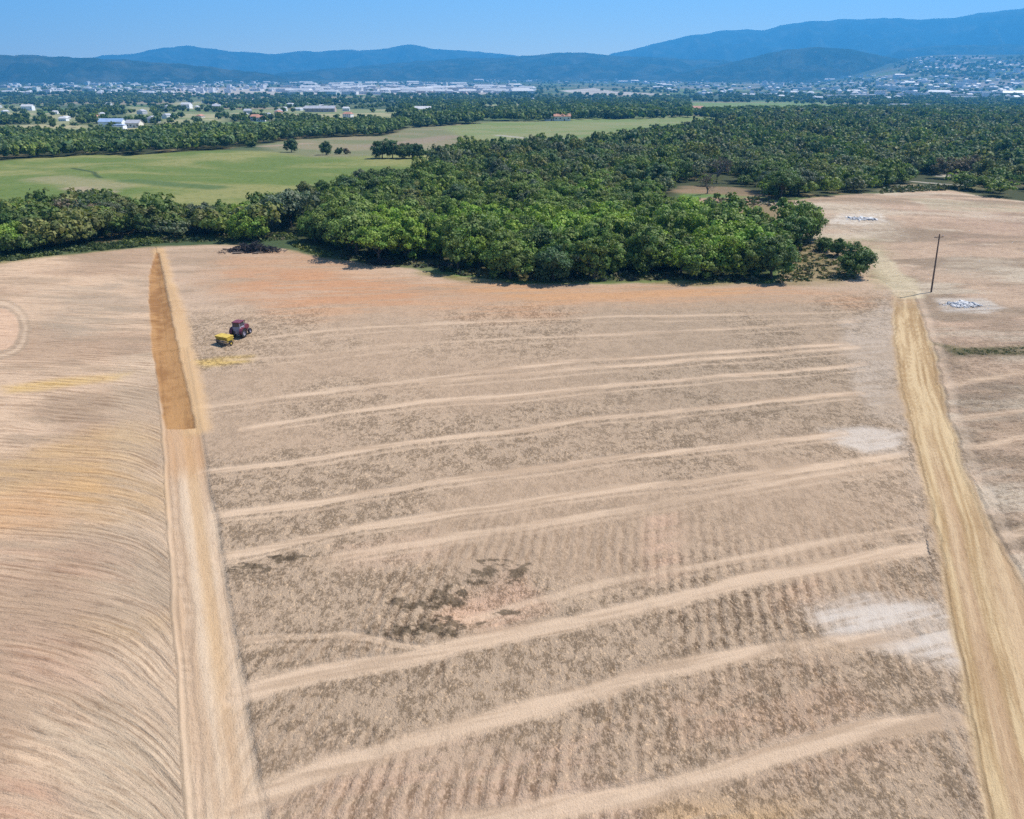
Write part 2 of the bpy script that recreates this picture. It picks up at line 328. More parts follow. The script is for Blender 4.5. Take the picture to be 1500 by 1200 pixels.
base = base * (1 - .8 * trk[:, None]) + mixc(lin(190, 164, 142), lin(221, 194, 171), sstep(.3, .6, fbm(u / 9, v * 1.3, 140, 4, .65))) * (.8 * trk[:, None])
ST *= (1 - .95 * trk); FU *= (1 - trk); S = S * (1 - .3 * trk)
ST *= (1 - .95 * pale); FU *= (1 - .8 * pale)
# straw-yellow dirt road
rs_ = sdf(wx * .6 + x * .4, wy * .6 + y * .4, ROAD) + (n2 - .5) * 1.0; rm = sstep(-.5, .5, rs_) * sstep(150, 130, y + (n2 - .5) * 14)
across = segdist(x, y, gpoly(ROAD_L)); along = y
bandn = fbm(across * 2.3 + (n2 - .5) * .8, along / 20, 98, 6, .7)
c = mixc(lin(180, 150, 114), lin(214, 188, 152), sstep(.38, .58, bandn * .85 + n2 * .15))
for q, w_ in ((1.0, .28), (2.7, .25), (3.5, .3), (5.0, .25)):
    k = sstep(w_, .05, np.abs(across + (n1 - .5) * 1.2 - q)) * sstep(.3, .55, fbm(x / 6, y / 6, 120, 3)); c = c * (1 - .5 * k[:, None]) + lin(166, 132, 92) * (.5 * k[:, None])
pk = sstep(3.2, 5.2, across + (n1 - .5) * 2) * sstep(75, 50, y); c = c * (1 - .55 * pk[:, None]) + lin(208, 178, 150) * (.55 * pk[:, None])
pk = sstep(.9, .3, np.abs(across - 2.1 + (n1 - .5))) * sstep(90, 60, y); c = c * (1 - .5 * pk[:, None]) + lin(204, 172, 146) * (.5 * pk[:, None])
base = base * (1 - rm[:, None]) + c * rm[:, None]
edge = sstep(1.1, .15, np.abs(rs_ + .9)) * (1 - rm); base = base * (1 - .2 * edge[:, None]) + lin(206, 186, 170) * (.2 * edge[:, None])
ST *= (1 - rm); FU *= (1 - rm); S = S * (1 - rm) + .55 * rm
u = u * (1 - rm) + along * 1.0 * rm; v = v * (1 - rm) + across * .9 * rm
u = u * (1 - pth) + alo * pth; v = v * (1 - pth) + lft * pth; S = S * (1 - pth) + .35 * pth
# the sunken cut, orange inside, with a bright berm along its right lip
ts = sdf(x + (wx - x) * .3, y + (wy - y) * .3, TRENCH); tm = sstep(-.15, .15, ts)
tn = fbm(lft * .7, alo / 12, 99, 4)
bd = segdist(x + (n2 - .5) * 1.5, y, BERM); bm = sstep(2.3, .6, bd) * (1 - tm) * (alo > 62)
base = base * (1 - .85 * bm[:, None]) + mixc(lin(208, 168, 126), lin(220, 186, 146), n2) * (.85 * bm[:, None])
base = base * (1 - tm[:, None]) + mixc(lin(158, 116, 76), lin(184, 141, 97), sstep(.40, .60, tn * .35 + n2 * .4 + .25 * fbm(x / 1.2, y / 1.2, 130, 3))) * tm[:, None]
ee = pth * sstep(72, 76, alo) * (1 - tm); ST *= (1 - tm) * (1 - bm); S = S * (1 - tm) + .35 * tm
nf = fbm(x / .75 + y * .3, y / .5, 150, 4, .68)
S = S * (1 - edge) * (1 - 4 * pth * (1 - pth)) * (1 - 4 * rm * (1 - rm))
# little dry weeds: darker green-grey spots
for (cx, cy, w, h) in ((372, 832, 34, 7), (420, 818, 26, 6), (655, 872, 26, 16), (712, 836, 22, 16), (642, 918, 40, 15), (745, 893, 16, 5), (600, 884, 44, 8), (585, 925, 40, 6), (760, 838, 12, 14)):
    q = sstep(1.15, .55, np.hypot((PX - cx + .8 * (PY - cy)) / w, (PY - cy) / h) + (nf - .5) * 3.4 + .02) * .95; q = q * .9; base = base * (1 - q[:, None]) + lin(112, 97, 80) * q[:, None]
base = base * np.array([1.28, 1.245, 1.12], np.float32)
soil[f, :3] = soil[f, :3] * (1 - M[:, None]) + base * M[:, None]
soil[f, 3] = S * M; cover[f, 0] = ST * M; cover[f, 1] = FU * M; tillage = left * (1 - pth) * (1 - rm); cover[f, 2] = cover[f, 2] * (1 - M) + vegm * .8 * M; cover[f, 3] = M * (1 - .5 * rm)
flow[f, 0] = u; flow[f, 1] = v; flow[f, 2] = tillage
reg = region[f]; reg[sf > 0] = 1; reg[(pth > .5) & (alo < 100) & (alo > -60)] = 5; reg[rm > .5] = 4; reg[tm > .5] = 6; region[f] = reg
# relief
hz = np.zeros(len(x))
hz += -.06 * trk - .05 * rut + (n2 - .5) * .16 * (1 - rm) + .10 * (fbm(x / 1.1, y / 1.1, 101, 3) - .5) * np.clip(ST + .25, 0, 1)
hz += .17 * (fbm(u / 4, v / .7, 102, 3, .65) - .5) * np.clip(S, 0, .6) / .6 * left * (1 - pth)
hz += -.10 * rm + .07 * (bandn - .5) * rm + .07 * edge * sstep(.35, .65, fbm(x / 2.0, y / 2.0, 103, 2))
hz += -.12 * pth + .10 * (strip - .5) * pth
hz += (.20 * bm - .16 * sstep(-.2, 1.5, ts))
hz -= .55 * np.exp(-(((PX - 690) / 75) ** 2 + ((PY - 882) / 38) ** 2) * 1.2)
fx = x - .18 * y; hz += FU * .05 * np.sin(fx * 2 * pi / 1.05 + (n2 - .5) * 5)
Z[f] += hz * M
print('field', round(time.time() - T0, 1), N)

V = np.stack([X, Y, Z], -1)
i0 = (np.arange(NR - 1)[:, None] * NA + np.arange(NA)[None, :]); i1 = (np.arange(NR - 1)[:, None] * NA + (np.arange(NA)[None, :] + 1) % NA)
Q = np.stack([i0, i0 + NA, i1 + NA, i1], -1).reshape(-1, 4)          # winding: up
# vertex normals of the whole sheet, shared by its pieces so that they meet without a seam
e1 = V[Q[:, 2]] - V[Q[:, 0]]; e2 = V[Q[:, 3]] - V[Q[:, 1]]; fn = np.cross(e1, e2)
if fn[:, 2].mean() < 0: Q = Q[:, ::-1]; fn = -fn
fn /= np.linalg.norm(fn, axis=1)[:, None] + 1e-12
VN = np.zeros((N, 3))
for k in range(4):
    for c in range(3): VN[:, c] += np.bincount(Q[:, k], fn[:, c], N)
VN /= np.linalg.norm(VN, axis=1)[:, None] + 1e-12

def mesh_np(name, verts, faces, mats=(), smooth=False, midx=None):
    me = bpy.data.meshes.new(name); faces = np.asarray(faces)
    nv, (nf, k) = len(verts), faces.shape
    me.vertices.add(nv); me.vertices.foreach_set('co', np.ascontiguousarray(verts, np.float32).ravel())
    me.loops.add(nf * k); me.loops.foreach_set('vertex_index', np.ascontiguousarray(faces, np.int32).ravel())
    me.polygons.add(nf); me.polygons.foreach_set('loop_start', np.arange(0, nf * k, k, dtype=np.int32))
    try: me.polygons.foreach_set('loop_total', np.full(nf, k, np.int32))
    except Exception: pass
    if smooth: me.polygons.foreach_set('use_smooth', np.ones(nf, bool))
    for m in mats: me.materials.append(m)
    if midx is not None: me.polygons.foreach_set('material_index', np.asarray(midx, np.int32))
    me.update(calc_edges=True); return me
def attr(me, name, typ, dom, data):
    a = me.attributes.new(name, typ, dom)
    a.data.foreach_set('color' if 'COLOR' in typ else 'vector', np.ascontiguousarray(data, np.float32).ravel())
def tag(o, label=None, cat=None, group=None, kind=None):
    if label: o['label'] = label
    if cat: o['category'] = cat
    if group: o['group'] = group
    if kind: o['kind'] = kind
    return o
def link(name, me, parent=None, loc=None):
    o = bpy.data.objects.new(name, me); C.objects.link(o)
    if parent: o.parent = parent
    if loc is not None: o.location = loc
    return o

# ------------------------------------------------------------------ materials
class NT:
    def __init__(s, name):
        s.m = bpy.data.materials.new(name); s.m.use_nodes = True; s.t = s.m.node_tree; s.t.nodes.clear()
    def n(s, typ, **kw):
        o = s.t.nodes.new(typ)
        for k, v in kw.items(): setattr(o, k, v)
        return o
    def l(s, a, b): s.t.links.new(a, b)
    def math(s, op, a, b=None, c=None, clamp=False):
        o = s.n('ShaderNodeMath', operation=op, use_clamp=clamp)
        for i, v in enumerate((a, b, c)):
            if v is None: continue
            if isinstance(v, (int, float)): o.inputs[i].default_value = v
            else: s.l(v, o.inputs[i])
        return o.outputs[0]
    def noise(s, vec, scale, detail=4, rough=.6, dist=0.):
        o = s.n('ShaderNodeTexNoise'); s.l(vec, o.inputs['Vector']); o.inputs['Scale'].default_value = scale
        o.inputs['Detail'].default_value = detail; o.inputs['Roughness'].default_value = rough; o.inputs['Distortion'].default_value = dist
        return o.outputs['Fac']
    def ramp(s, v, lo, hi):
        o = s.n('ShaderNodeMapRange', interpolation_type='SMOOTHSTEP'); s.l(v, o.inputs[0])
        o.inputs[1].default_value = lo; o.inputs[2].default_value = hi; return o.outputs[0]
    def mix(s, fac, a, b, blend='MIX'):
        o = s.n('ShaderNodeMix', data_type='RGBA', blend_type=blend)
        for sock, v in ((o.inputs[0], fac), (o.inputs[6], a), (o.inputs[7], b)):
            if isinstance(v, (int, float)): sock.default_value = v
            elif isinstance(v, (tuple, list, np.ndarray)): sock.default_value = (*[float(q) for q in v[:3]], 1)
            else: s.l(v, sock)
        return o.outputs[2]
    def map(s, vec, scale=(1, 1, 1), rot=0.):
        o = s.n('ShaderNodeMapping'); s.l(vec, o.inputs[0]); o.inputs['Scale'].default_value = scale; o.inputs['Rotation'].default_value = (0, 0, rot); return o.outputs[0]
    def out(s, sh):
        o = s.n('ShaderNodeOutputMaterial'); s.l(sh, o.inputs['Surface']); return s.m

def ground_material():
    t = NT('earth'); P = t.n('ShaderNodeNewGeometry').outputs['Position']
    so = t.n('ShaderNodeAttribute', attribute_name='soil'); cv = t.n('ShaderNodeAttribute', attribute_name='cover'); fl = t.n('ShaderNodeAttribute', attribute_name='flow')
    sep = t.n('ShaderNodeSeparateColor'); t.l(cv.outputs['Color'], sep.inputs[0])
    stub, fur, veg = sep.outputs
    near = cv.outputs['Alpha']
    fs = t.n('ShaderNodeSeparateXYZ'); t.l(fl.outputs['Vector'], fs.inputs[0]); fc = t.n('ShaderNodeCombineXYZ'); t.l(fs.outputs[0], fc.inputs[0]); t.l(fs.outputs[1], fc.inputs[1]); FV = fc.outputs[0]; TL = fs.outputs[2]
    # stubble mottling: clumps at two sizes
    a = t.noise(P, .42, 4, .62); b = t.noise(t.map(P, (1.25, .8, 1), radians(10)), 1.5, 6, .74)
    m = t.ramp(t.math('ADD', t.math('MULTIPLY', a, .50), t.math('MULTIPLY', b, .80)), .61, .71)
    b2 = t.noise(t.map(P, (1.3, .75, 1), radians(10)), 4.2, 4, .7); m = t.math('MULTIPLY', m, t.ramp(b2, .38, .52))
    fine = t.noise(P, 8, 4, .7)
    sx = t.n('ShaderNodeSeparateXYZ'); t.l(P, sx.inputs[0]); wob = t.noise(P, .55, 4, .6)
    ph = t.math('ADD', t.math('MULTIPLY', t.math('SUBTRACT', sx.outputs[0], t.math('MULTIPLY', sx.outputs[1], .18)), 2 * pi / 1.05), t.math('MULTIPLY', wob, 7.0))
    furrow = t.math('MULTIPLY_ADD', t.math('SINE', ph), .5, .5)
    st = t.noise(t.map(FV, (.34, 2.0, 1)), 1.0, 6, .74, .25)
    st2 = t.noise(t.map(FV, (.05, .42, 1)), 1.0, 3, .6)
    fv = t.noise(t.map(P, (1.7, .32, 1), radians(10)), 1.0, 5, .66, .2)
    col = so.outputs['Color']
    dk = t.mix(1.0, col, (.54, .525, .495), "MULTIPLY")
    c2 = t.noise(t.map(P, (1.2, .8, 1), radians(10)), 3.0, 5, .75); sp = t.math('MULTIPLY', t.ramp(c2, .55, .64), stub, clamp=True)
    col = t.mix(t.math('MULTIPLY', m, t.math('MULTIPLY', stub, .95), clamp=True), col, dk)
    col = t.mix(t.math('MULTIPLY', sp, 1.0), col, t.mix(1.0, col, (1.42, 1.38, 1.30), 'MULTIPLY'))
    fm = t.math('MULTIPLY', t.math('MULTIPLY', t.math('MULTIPLY', t.ramp(furrow, .45, .85), t.ramp(fv, .36, .56)), t.ramp(b2, .34, .52)), t.math('MULTIPLY', fur, .95), clamp=True)
    col = t.mix(fm, col, t.mix(1.0, col, (.62, .585, .55), 'MULTIPLY'))
    sa = t.math('MULTIPLY', so.outputs['Alpha'], 1.0)
    sd = t.math('MULTIPLY', t.math('MULTIPLY', t.ramp(st, .5, .64), t.ramp(b, .35, .6)), sa, clamp=True)
    col = t.mix(sd, col, t.mix(1.0, col, (.68, .64, .61), 'MULTIPLY'))
    st3 = t.noise(t.map(FV, (.9, 5.0, 1)), 1.0, 4, .7); s3 = t.math('MULTIPLY', t.math('MULTIPLY', t.ramp(st3, .52, .66), t.ramp(a, .35, .6)), sa, clamp=True)
    col = t.mix(s3, col, t.mix(1.0, col, (.70, .66, .63), 'MULTIPLY'))
    sl = t.math('MULTIPLY', t.ramp(st2, .45, .7), t.math('MULTIPLY', sa, .55), clamp=True)
    col = t.mix(sl, col, t.mix(1.0, col, (1.12, 1.12, 1.10), 'MULTIPLY'))
    # harrow passes: light and dark bands along the lines, broken up
    tw = t.noise(t.map(FV, (.10, .9, 1)), 1.0, 5, .65); tb = t.noise(t.map(FV, (.12, .30, 1)), 1.0, 4, .6)
    ts = t.math('MULTIPLY_ADD', t.math('SINE', t.math('ADD', t.math('MULTIPLY', fs.outputs[1], 2 * pi / .85), t.math('MULTIPLY', tw, 16.0))), .5, .5)
    td = t.math('MULTIPLY', t.math('MULTIPLY', t.ramp(ts, .62, .95), t.ramp(tb, .40, .62)), TL, clamp=True)
    tl = t.math('MULTIPLY', t.math('MULTIPLY', t.ramp(ts, .34, .05), t.ramp(tb, .36, .60)), TL, clamp=True)
    col = t.mix(td, col, t.mix(1.0, col, (.79, .745, .71), 'MULTIPLY')); col = t.mix(tl, col, t.mix(1.0, col, (1.14, 1.13, 1.12), 'MULTIPLY'))
    # green growth: speckle
    gv = t.noise(P, .35, 6, .68); gd = t.math('MULTIPLY', t.ramp(gv, .46, .66), veg, clamp=True)
    col = t.mix(gd, col, t.mix(1.0, col, (.66, .74, .60), 'MULTIPLY'))
    grain = t.math('MULTIPLY_ADD', fine, .42, .79)
    gc = t.n('ShaderNodeCombineColor'); [t.l(grain, gc.inputs[i]) for i in range(3)]
    col = t.mix(near, col, t.mix(1.0, col, gc.outputs[0], 'MULTIPLY'))
    h = t.math('ADD', t.math('MULTIPLY', t.math('ADD', t.math('MULTIPLY', b, .6), t.math('MULTIPLY', b2, .45)), t.math('MULTIPLY_ADD', stub, .7, .25)), t.math('MULTIPLY', fine, .22))
    h = t.math('ADD', h, t.math('MULTIPLY', st, t.math('MULTIPLY', sa, .8)))
    h = t.math('ADD', h, t.math('MULTIPLY', gv, t.math('MULTIPLY', veg, 1.2)))
    bp = t.n('ShaderNodeBump'); t.l(h, bp.inputs['Height']); bp.inputs['Strength'].default_value = 1.0; bp.inputs['Distance'].default_value = .34
    bs = t.n('ShaderNodeBsdfPrincipled'); t.l(col, bs.inputs['Base Color']); bs.inputs['Roughness'].default_value = .95; bs.inputs['Specular IOR Level'].default_value = .15
    t.l(bp.outputs[0], bs.inputs['Normal'])
    return t.out(bs.outputs[0])

def plain(name, col, rough=.6, metal=0., var=.15, scale=3., spec=.4, objcol=False, trans=0.):
    t = NT(name); P = t.n('ShaderNodeTexCoord').outputs['Object']
    n = t.noise(P, scale, 4, .6)
    base = t.n('ShaderNodeObjectInfo').outputs['Color'] if objcol else tuple(col)
    c = t.mix(t.math('MULTIPLY', t.ramp(n, .35, .7), 1.0), base, t.mix(1.0, base, (1 - 2 * var, 1 - 2 * var, 1 - 1.9 * var), 'MULTIPLY'))
    bs = t.n('ShaderNodeBsdfPrincipled'); t.l(c, bs.inputs['Base Color']); bs.inputs['Roughness'].default_value = rough; bs.inputs['Metallic'].default_value = metal; bs.inputs['Specular IOR Level'].default_value = spec
    return t.out(bs.outputs[0])

def leaf_material():
    t = NT('leaves'); tint = t.n('ShaderNodeAttribute', attribute_name='tint').outputs['Color']; oc = t.n('ShaderNodeObjectInfo').outputs['Color']
    c = t.mix(1.0, tint, oc, 'MULTIPLY')
    d = t.n('ShaderNodeBsdfPrincipled'); t.l(c, d.inputs['Base Color']); d.inputs['Roughness'].default_value = .62; d.inputs['Specular IOR Level'].default_value = .25
    tr = t.n('ShaderNodeBsdfTranslucent'); t.l(t.mix(1.0, c, (1.1, 1.25, .6), 'MULTIPLY'), tr.inputs['Color'])
    mx = t.n('ShaderNodeMixShader'); mx.inputs[0].default_value = .28; t.l(d.outputs[0], mx.inputs[1]); t.l(tr.outputs[0], mx.inputs[2])
    return t.out(mx.outputs[0])

EARTH = ground_material(); LEAF = leaf_material()
BARK = plain('bark', (.10, .075, .055), .9, var=.25, scale=4)
TWIG = plain('dry_twigs', (.24, .185, .14), .9, var=.25, scale=3)
CHAR = plain('charred_wood', (.035, .032, .036), .85, var=.3, scale=5)
WALLM = plain('wall_paint', (.7, .7, .7), .7, var=.06, scale=.5, objcol=True)
TILE = plain('clay_tile', (.42, .20, .13), .8, var=.15, scale=.6)
GREYROOF = plain('grey_sheet_roof', (.36, .36, .38), .6, var=.12, scale=.3)
PALEROOF = plain('pale_sheet_roof', (.50, .49, .48), .5, var=.08, scale=.3)
BLUEROOF = plain('blue_grey_roof', (.27, .36, .52), .5, var=.1, scale=.4)
GLASS = plain('dark_window', (.03, .035, .045), .15, var=.1, spec=.6)
CHALK = plain("chalk", (.58, .565, .55), .9, var=.2, scale=1.6)

# ------------------------------------------------------------------ split the sheet into its kinds of ground
fr = np.max(region[Q], axis=1)
NAMES = {0: 'ground', 1: 'field', 2: 'meadow', 3: 'woodland_floor', 4: 'dirt_road', 5: 'dirt_track', 6: 'trench'}
for k, nm in NAMES.items():
    q = Q[fr == k]
    if not len(q): continue
    used = np.zeros(N, bool); used[q.ravel()] = True
    idx = np.where(used)[0]; rem = np.zeros(N, np.int64); rem[idx] = np.arange(len(idx))
    me = mesh_np(nm, V[idx], rem[q], [EARTH], True)
    attr(me, 'soil', 'FLOAT_COLOR', 'POINT', soil[idx]); attr(me, 'cover', 'FLOAT_COLOR', 'POINT', cover[idx]); attr(me, 'flow', 'FLOAT_VECTOR', 'POINT', flow[idx])
    me.normals_split_custom_set_from_vertices(VN[idx].astype(np.float32))
    tag(link(nm, me), kind='structure')
del V, VN, Q, fr, e1, e2, fn
def zg(x, y): return float(zmacro(x, y))
print('ground', round(time.time() - T0, 1))

# ------------------------------------------------------------------ hills on the skyline
def hill_material(name, ca, cb):
    t = NT(name); P = t.n('ShaderNodeNewGeometry').outputs['Position']
    n = t.noise(P, .0035, 8, .65); n2 = t.noise(P, .02, 5, .7)
    c = t.mix(t.ramp(n, .42, .66), tuple(ca), tuple(cb)); c = t.mix(t.math('MULTIPLY', t.ramp(n2, .60, .72), .7), c, (.16, .145, .12))
    bs = t.n('ShaderNodeBsdfDiffuse'); t.l(c, bs.inputs[0]); return t.out(bs.outputs[0])
HILLM = hill_material('wooded_hillside', (.014, .024, .014), (.055, .058, .036))
def hill(name, crest, rc, front, back, seed, rough=.30, base=-66):
    c = np.array(crest, float); nu = 420; xs = np.linspace(c[0, 0], c[-1, 0], nu)
    ys = np.interp(xs, c[:, 0], c[:, 1]); k = np.hanning(15); k /= k.sum(); ys = np.convolve(np.pad(ys, 7, mode='edge'), k, mode='valid')
    ys = ys + (fbm(xs / 22, xs * 0 + seed, seed, 4) - .5) * 4.5
    d = ray(xs, ys); hz = np.hypot(d[:, 0], d[:, 1]); ux, uy, el = d[:, 0] / hz, d[:, 1] / hz, d[:, 2] / hz
    v = np.concatenate([np.linspace(-1, 0, 46), np.linspace(0, 1, 18)[1:]]); U, VV = np.meshgrid(np.arange(nu), v)
    rv = np.where(VV < 0, rc + VV * front, rc + VV * back)
    top = (CAMZ + el * rc - base)[U]
    pr = np.where(VV < 0, (1 + VV) ** 1.15, (1 - VV) ** 1.3); pr = pr * pr * (3 - 2 * pr) * .55 + pr * .45
    x, y = ux[U] * rv, uy[U] * rv
    rid = 1 - np.abs(fbm(x / (rc * .045), y / (rc * .09), seed + 3, 5) * 2 - 1)
    zz = base + top * np.clip(pr + (rid - .75) * rough * 3.2 * np.minimum(1, 4 * np.abs(VV)) * np.sin(pi * np.clip(np.abs(VV), 0, 1)) , 0, 1.02)
    zz = np.where(np.abs(VV) >= 1, base - 8, zz)
    vt = np.stack([x, y, zz], -1).reshape(-1, 3); n = len(v)
    a = (np.arange(n - 1)[:, None] * nu + np.arange(nu - 1)[None, :]).ravel()
    me = mesh_np(name, vt, np.stack([a, a + 1, a + nu + 1, a + nu], -1), [HILLM], True)
    return tag(link(name, me), kind='structure')
hill('hills', [(-420, 66), (-200, 72), (0, 79), (60, 82), (120, 85), (180, 87), (240, 92), (300, 97), (360, 104), (420, 112)], 7400, 1000, 1500, 3)
hill('distant_hills', [(60, 96), (130, 84), (190, 80), (230, 72), (275, 66), (300, 70), (340, 75), (395, 79), (430, 76), (500, 74), (555, 72), (600, 66), (640, 72), (700, 76), (745, 80), (820, 92)], 14000, 2600, 1400, 5)
hill('middle_hills', [(380, 112), (440, 104), (520, 98), (600, 90), (680, 86), (740, 83), (790, 80), (830, 76), (870, 79), (900, 81), (960, 84), (1040, 88), (1120, 92), (1220, 104)], 9600, 2300, 1500, 7)
hill('mountains', [(840, 92), (900, 79), (940, 70), (980, 58), (1030, 49), (1085, 42), (1115, 45), (1150, 36), (1200, 31), (1280, 27), (1340, 28), (1390, 27), (1420, 22), (1460, 16), (1500, 11), (1600, -2), (1750, -6), (1900, 10)], 14200, 3600, 1200, 9)
hill('low_hill', [(980, 112), (1030, 100), (1080, 90), (1110, 82), (1150, 72), (1200, 69), (1240, 70), (1280, 80), (1320, 88), (1380, 100), (1420, 108)], 7700, 1200, 1300, 11)
hill('foothills', [(1230, 96), (1290, 84), (1330, 70), (1380, 66), (1440, 65), (1500, 66), (1600, 62), (1760, 58), (1900, 60)], 10400, 1500, 1400, 13)
print('hills', round(time.time() - T0, 1))

# ------------------------------------------------------------------ trees
def leaf_quads(pos, nrm, size, rnd):
    n = len(pos); nrm = nrm / (np.linalg.norm(nrm, axis=1)[:, None] + 1e-9)
    t = np.cross(nrm, rnd.normal(size=(n, 3))); t /= np.linalg.norm(t, axis=1)[:, None] + 1e-9; b = np.cross(nrm, t)
    s = (size if np.ndim(size) else float(size)) * rnd.uniform(.6, 1.25, n)[:, None]; asp = rnd.uniform(.55, 1.0, n)[:, None]
    v = np.stack([pos - t * s - b * s * asp * .6, pos + t * s * .7 - b * s * asp, pos + t * s + b * s * asp * .7, pos - t * s * .6 + b * s * asp], 1)
    v += nrm[:, None, :] * (rnd.uniform(-.25, .25, (n, 4, 1)) * s[:, None, :])
    return v.reshape(-1, 3)
def sph(n, rnd):
    a = rnd.normal(size=(n, 3)); return a / np.linalg.norm(a, axis=1)[:, None]
def crown_arrays(rnd, nclump, per, leaf, flat=.72, low=-.35, spread=1.0, jit=.45):
    """crown of unit radius about (0,0,0); clumps of leaves on an uneven shell, some gaps"""
    d = sph(nclump * 3, rnd); d = d[d[:, 2] > low][:nclump]; n = len(d)
    lob = 1 + .28 * np.sin(d[:, 0] * 3.1 + rnd.uniform(0, 6)) * np.cos(d[:, 1] * 2.7 + rnd.uniform(0, 6))
    c = d * (rnd.uniform(.52, .98, n) * lob)[:, None] * np.array([1, 1, flat]) * spread
    cr = rnd.uniform(.15, .32, n); P, Nn, Tn = [], [], []
    for i in range(n):
        k = int(per * rnd.uniform(.6, 1.25)); q = sph(k, rnd); q[:, 2] = np.abs(q[:, 2]) * np.where(rnd.random(k) < .78, 1, -1)
        P.append(c[i] + q * cr[i] * rnd.uniform(.55, 1.08, k)[:, None] * np.array([1, 1, .8])); Nn.append(q + .35 * d[i] + rnd.normal(size=(k, 3)) * jit)
        hue = rnd.uniform(.72, 1.3); base = np.array([hue * rnd.uniform(.9, 1.15), hue, hue * rnd.uniform(.85, 1.1)])
        Tn.append(base[None, :] * rnd.uniform(.85, 1.15, (k, 1)))
    k = per * 3; q = sph(k, rnd); P.append(q * np.array([.62, .62, .62 * flat]) * rnd.uniform(.5, 1, k)[:, None]); Nn.append(q + rnd.normal(size=(k, 3)) * .5); Tn.append(np.full((k, 3), .85))
    P = np.concatenate(P); Nn = np.concatenate(Nn); Tn = np.concatenate(Tn)
    sz = np.full(len(P), leaf); sz[-k:] = leaf * 1.9
    v = leaf_quads(P, Nn, sz, rnd) if False else np.concatenate([leaf_quads(P[:-k], Nn[:-k], leaf, rnd), leaf_quads(P[-k:], Nn[-k:], leaf * 2, rnd)])
    return v, Tn, c
def tube(path, radii, n=7):
    path = np.asarray(path, float); V, F = [], []
    for i, p in enumerate(path):
        t = path[min(i + 1, len(path) - 1)] - path[max(i - 1, 0)]; t /= np.linalg.norm(t) + 1e-9
        a = np.cross(t, [0.3, .9, .1]); a /= np.linalg.norm(a) + 1e-9; b = np.cross(t, a)
        for k in range(n): V.append(p + radii[i] * (cos(2 * pi * k / n) * a + sin(2 * pi * k / n) * b))
    for i in range(len(path) - 1):
        for k in range(n): F.append((i * n + k, i * n + (k + 1) % n, (i + 1) * n + (k + 1) % n, (i + 1) * n + k))
    return np.array(V), np.array(F)
def join(parts):
    V, F, o = [], [], 0
    for v, f in parts: V.append(v); F.append(np.asarray(f) + o); o += len(v)
    return np.concatenate(V), np.concatenate(F)

def make_proto(kind, seed):
    rnd = np.random.default_rng(seed)
    if kind == 'oak': R_, flat, hc, ncl, per, leaf, low = 4.6, .80, 3.9, 74, 92, .046, -.85
    elif kind == 'tall': R_, flat, hc, ncl, per, leaf, low = 3.6, 1.12, 4.6, 64, 92, .052, -.9
    elif kind == 'flatoak': R_, flat, hc, ncl, per, leaf, low = 5.0, .56, 5.2, 62, 90, .044, -.3
    elif kind == 'thin': R_, flat, hc, ncl, per, leaf, low = 4.2, .8, 4.1, 34, 62, .052, -.7
    else: R_, flat, hc, ncl, per, leaf, low = 2.0, .8, 1.3, 20, 95, .085, -.5
    v, tint, cl = crown_arrays(rnd, ncl, per, leaf, flat, low)
    v = v * R_ + np.array([0, 0, hc])
    cm = mesh_np(kind + '_crown', v, np.arange(len(v)).reshape(-1, 4), [LEAF])
    attr(cm, 'tint', 'FLOAT_COLOR', 'FACE', np.concatenate([tint, np.ones((len(tint), 1))], 1))
    tr = .05 * R_ + .05
    fork = np.array([rnd.uniform(-.3, .3), rnd.uniform(-.3, .3), hc * .42])
    parts = [tube([(0, 0, -.5), (0, 0, .15), fork * .5 + rnd.normal(size=3) * .05, fork], [tr * 1.5, tr * 1.15, tr, tr * .85], 8)]
    for i in rnd.choice(len(cl), min(9 if kind != 'thin' else 16, len(cl)), replace=False):
        e = cl[i] * R_ * .92 + np.array([0, 0, hc]); md = fork * .45 + e * .55 + rnd.normal(size=3) * .25 + np.array([0, 0, .25])
        parts.append(tube([fork, md, e], [tr * .55, tr * .33, tr * .1], 5))
    tv, tf = join(parts)
    return cm, mesh_np(kind + '_trunk', tv, tf, [BARK], True), R_
PROTO = {k: [make_proto(k, 100 + 10 * i + j) for j in range(n)] for i, (k, n) in enumerate((('oak', 5), ('tall', 3), ('flatoak', 3), ('thin', 3), ('bush', 3)))}
def make_bare(seed):
    rnd = np.random.default_rng(seed); parts = []; tw = []
    def grow(p, d, L, rad, lev):
        q = p + d * L * .55 + rnd.normal(size=3) * L * .06; e = p + d * L + rnd.normal(size=3) * L * .08
        (parts if lev < 2 else tw).append(tube([p, q, e], [rad, rad * .75, rad * .5], 5 if lev < 2 else 3))
        if lev >= 4: return
        for _ in range(4 if lev else 6):
            nd = d + rnd.normal(size=3) * .62 + np.array([0, 0, .12]); nd /= np.linalg.norm(nd)
            grow(p + (e - p) * rnd.uniform(.5, 1), nd, L * rnd.uniform(.55, .78), rad * .52, lev + 1)
    grow(np.array([0, 0, -.3]), np.array([0, 0, 1.]), 2.6, .2, 0)
    a, b = join(parts); c, d = join(tw)
    return mesh_np('bare_branches', c, d, [TWIG]), mesh_np('bare_trunk', a, b, [TWIG], True), 3.2
PROTO['bare'] = [make_bare(900 + i) for i in range(2)]
print('protos', round(time.time() - T0, 1))

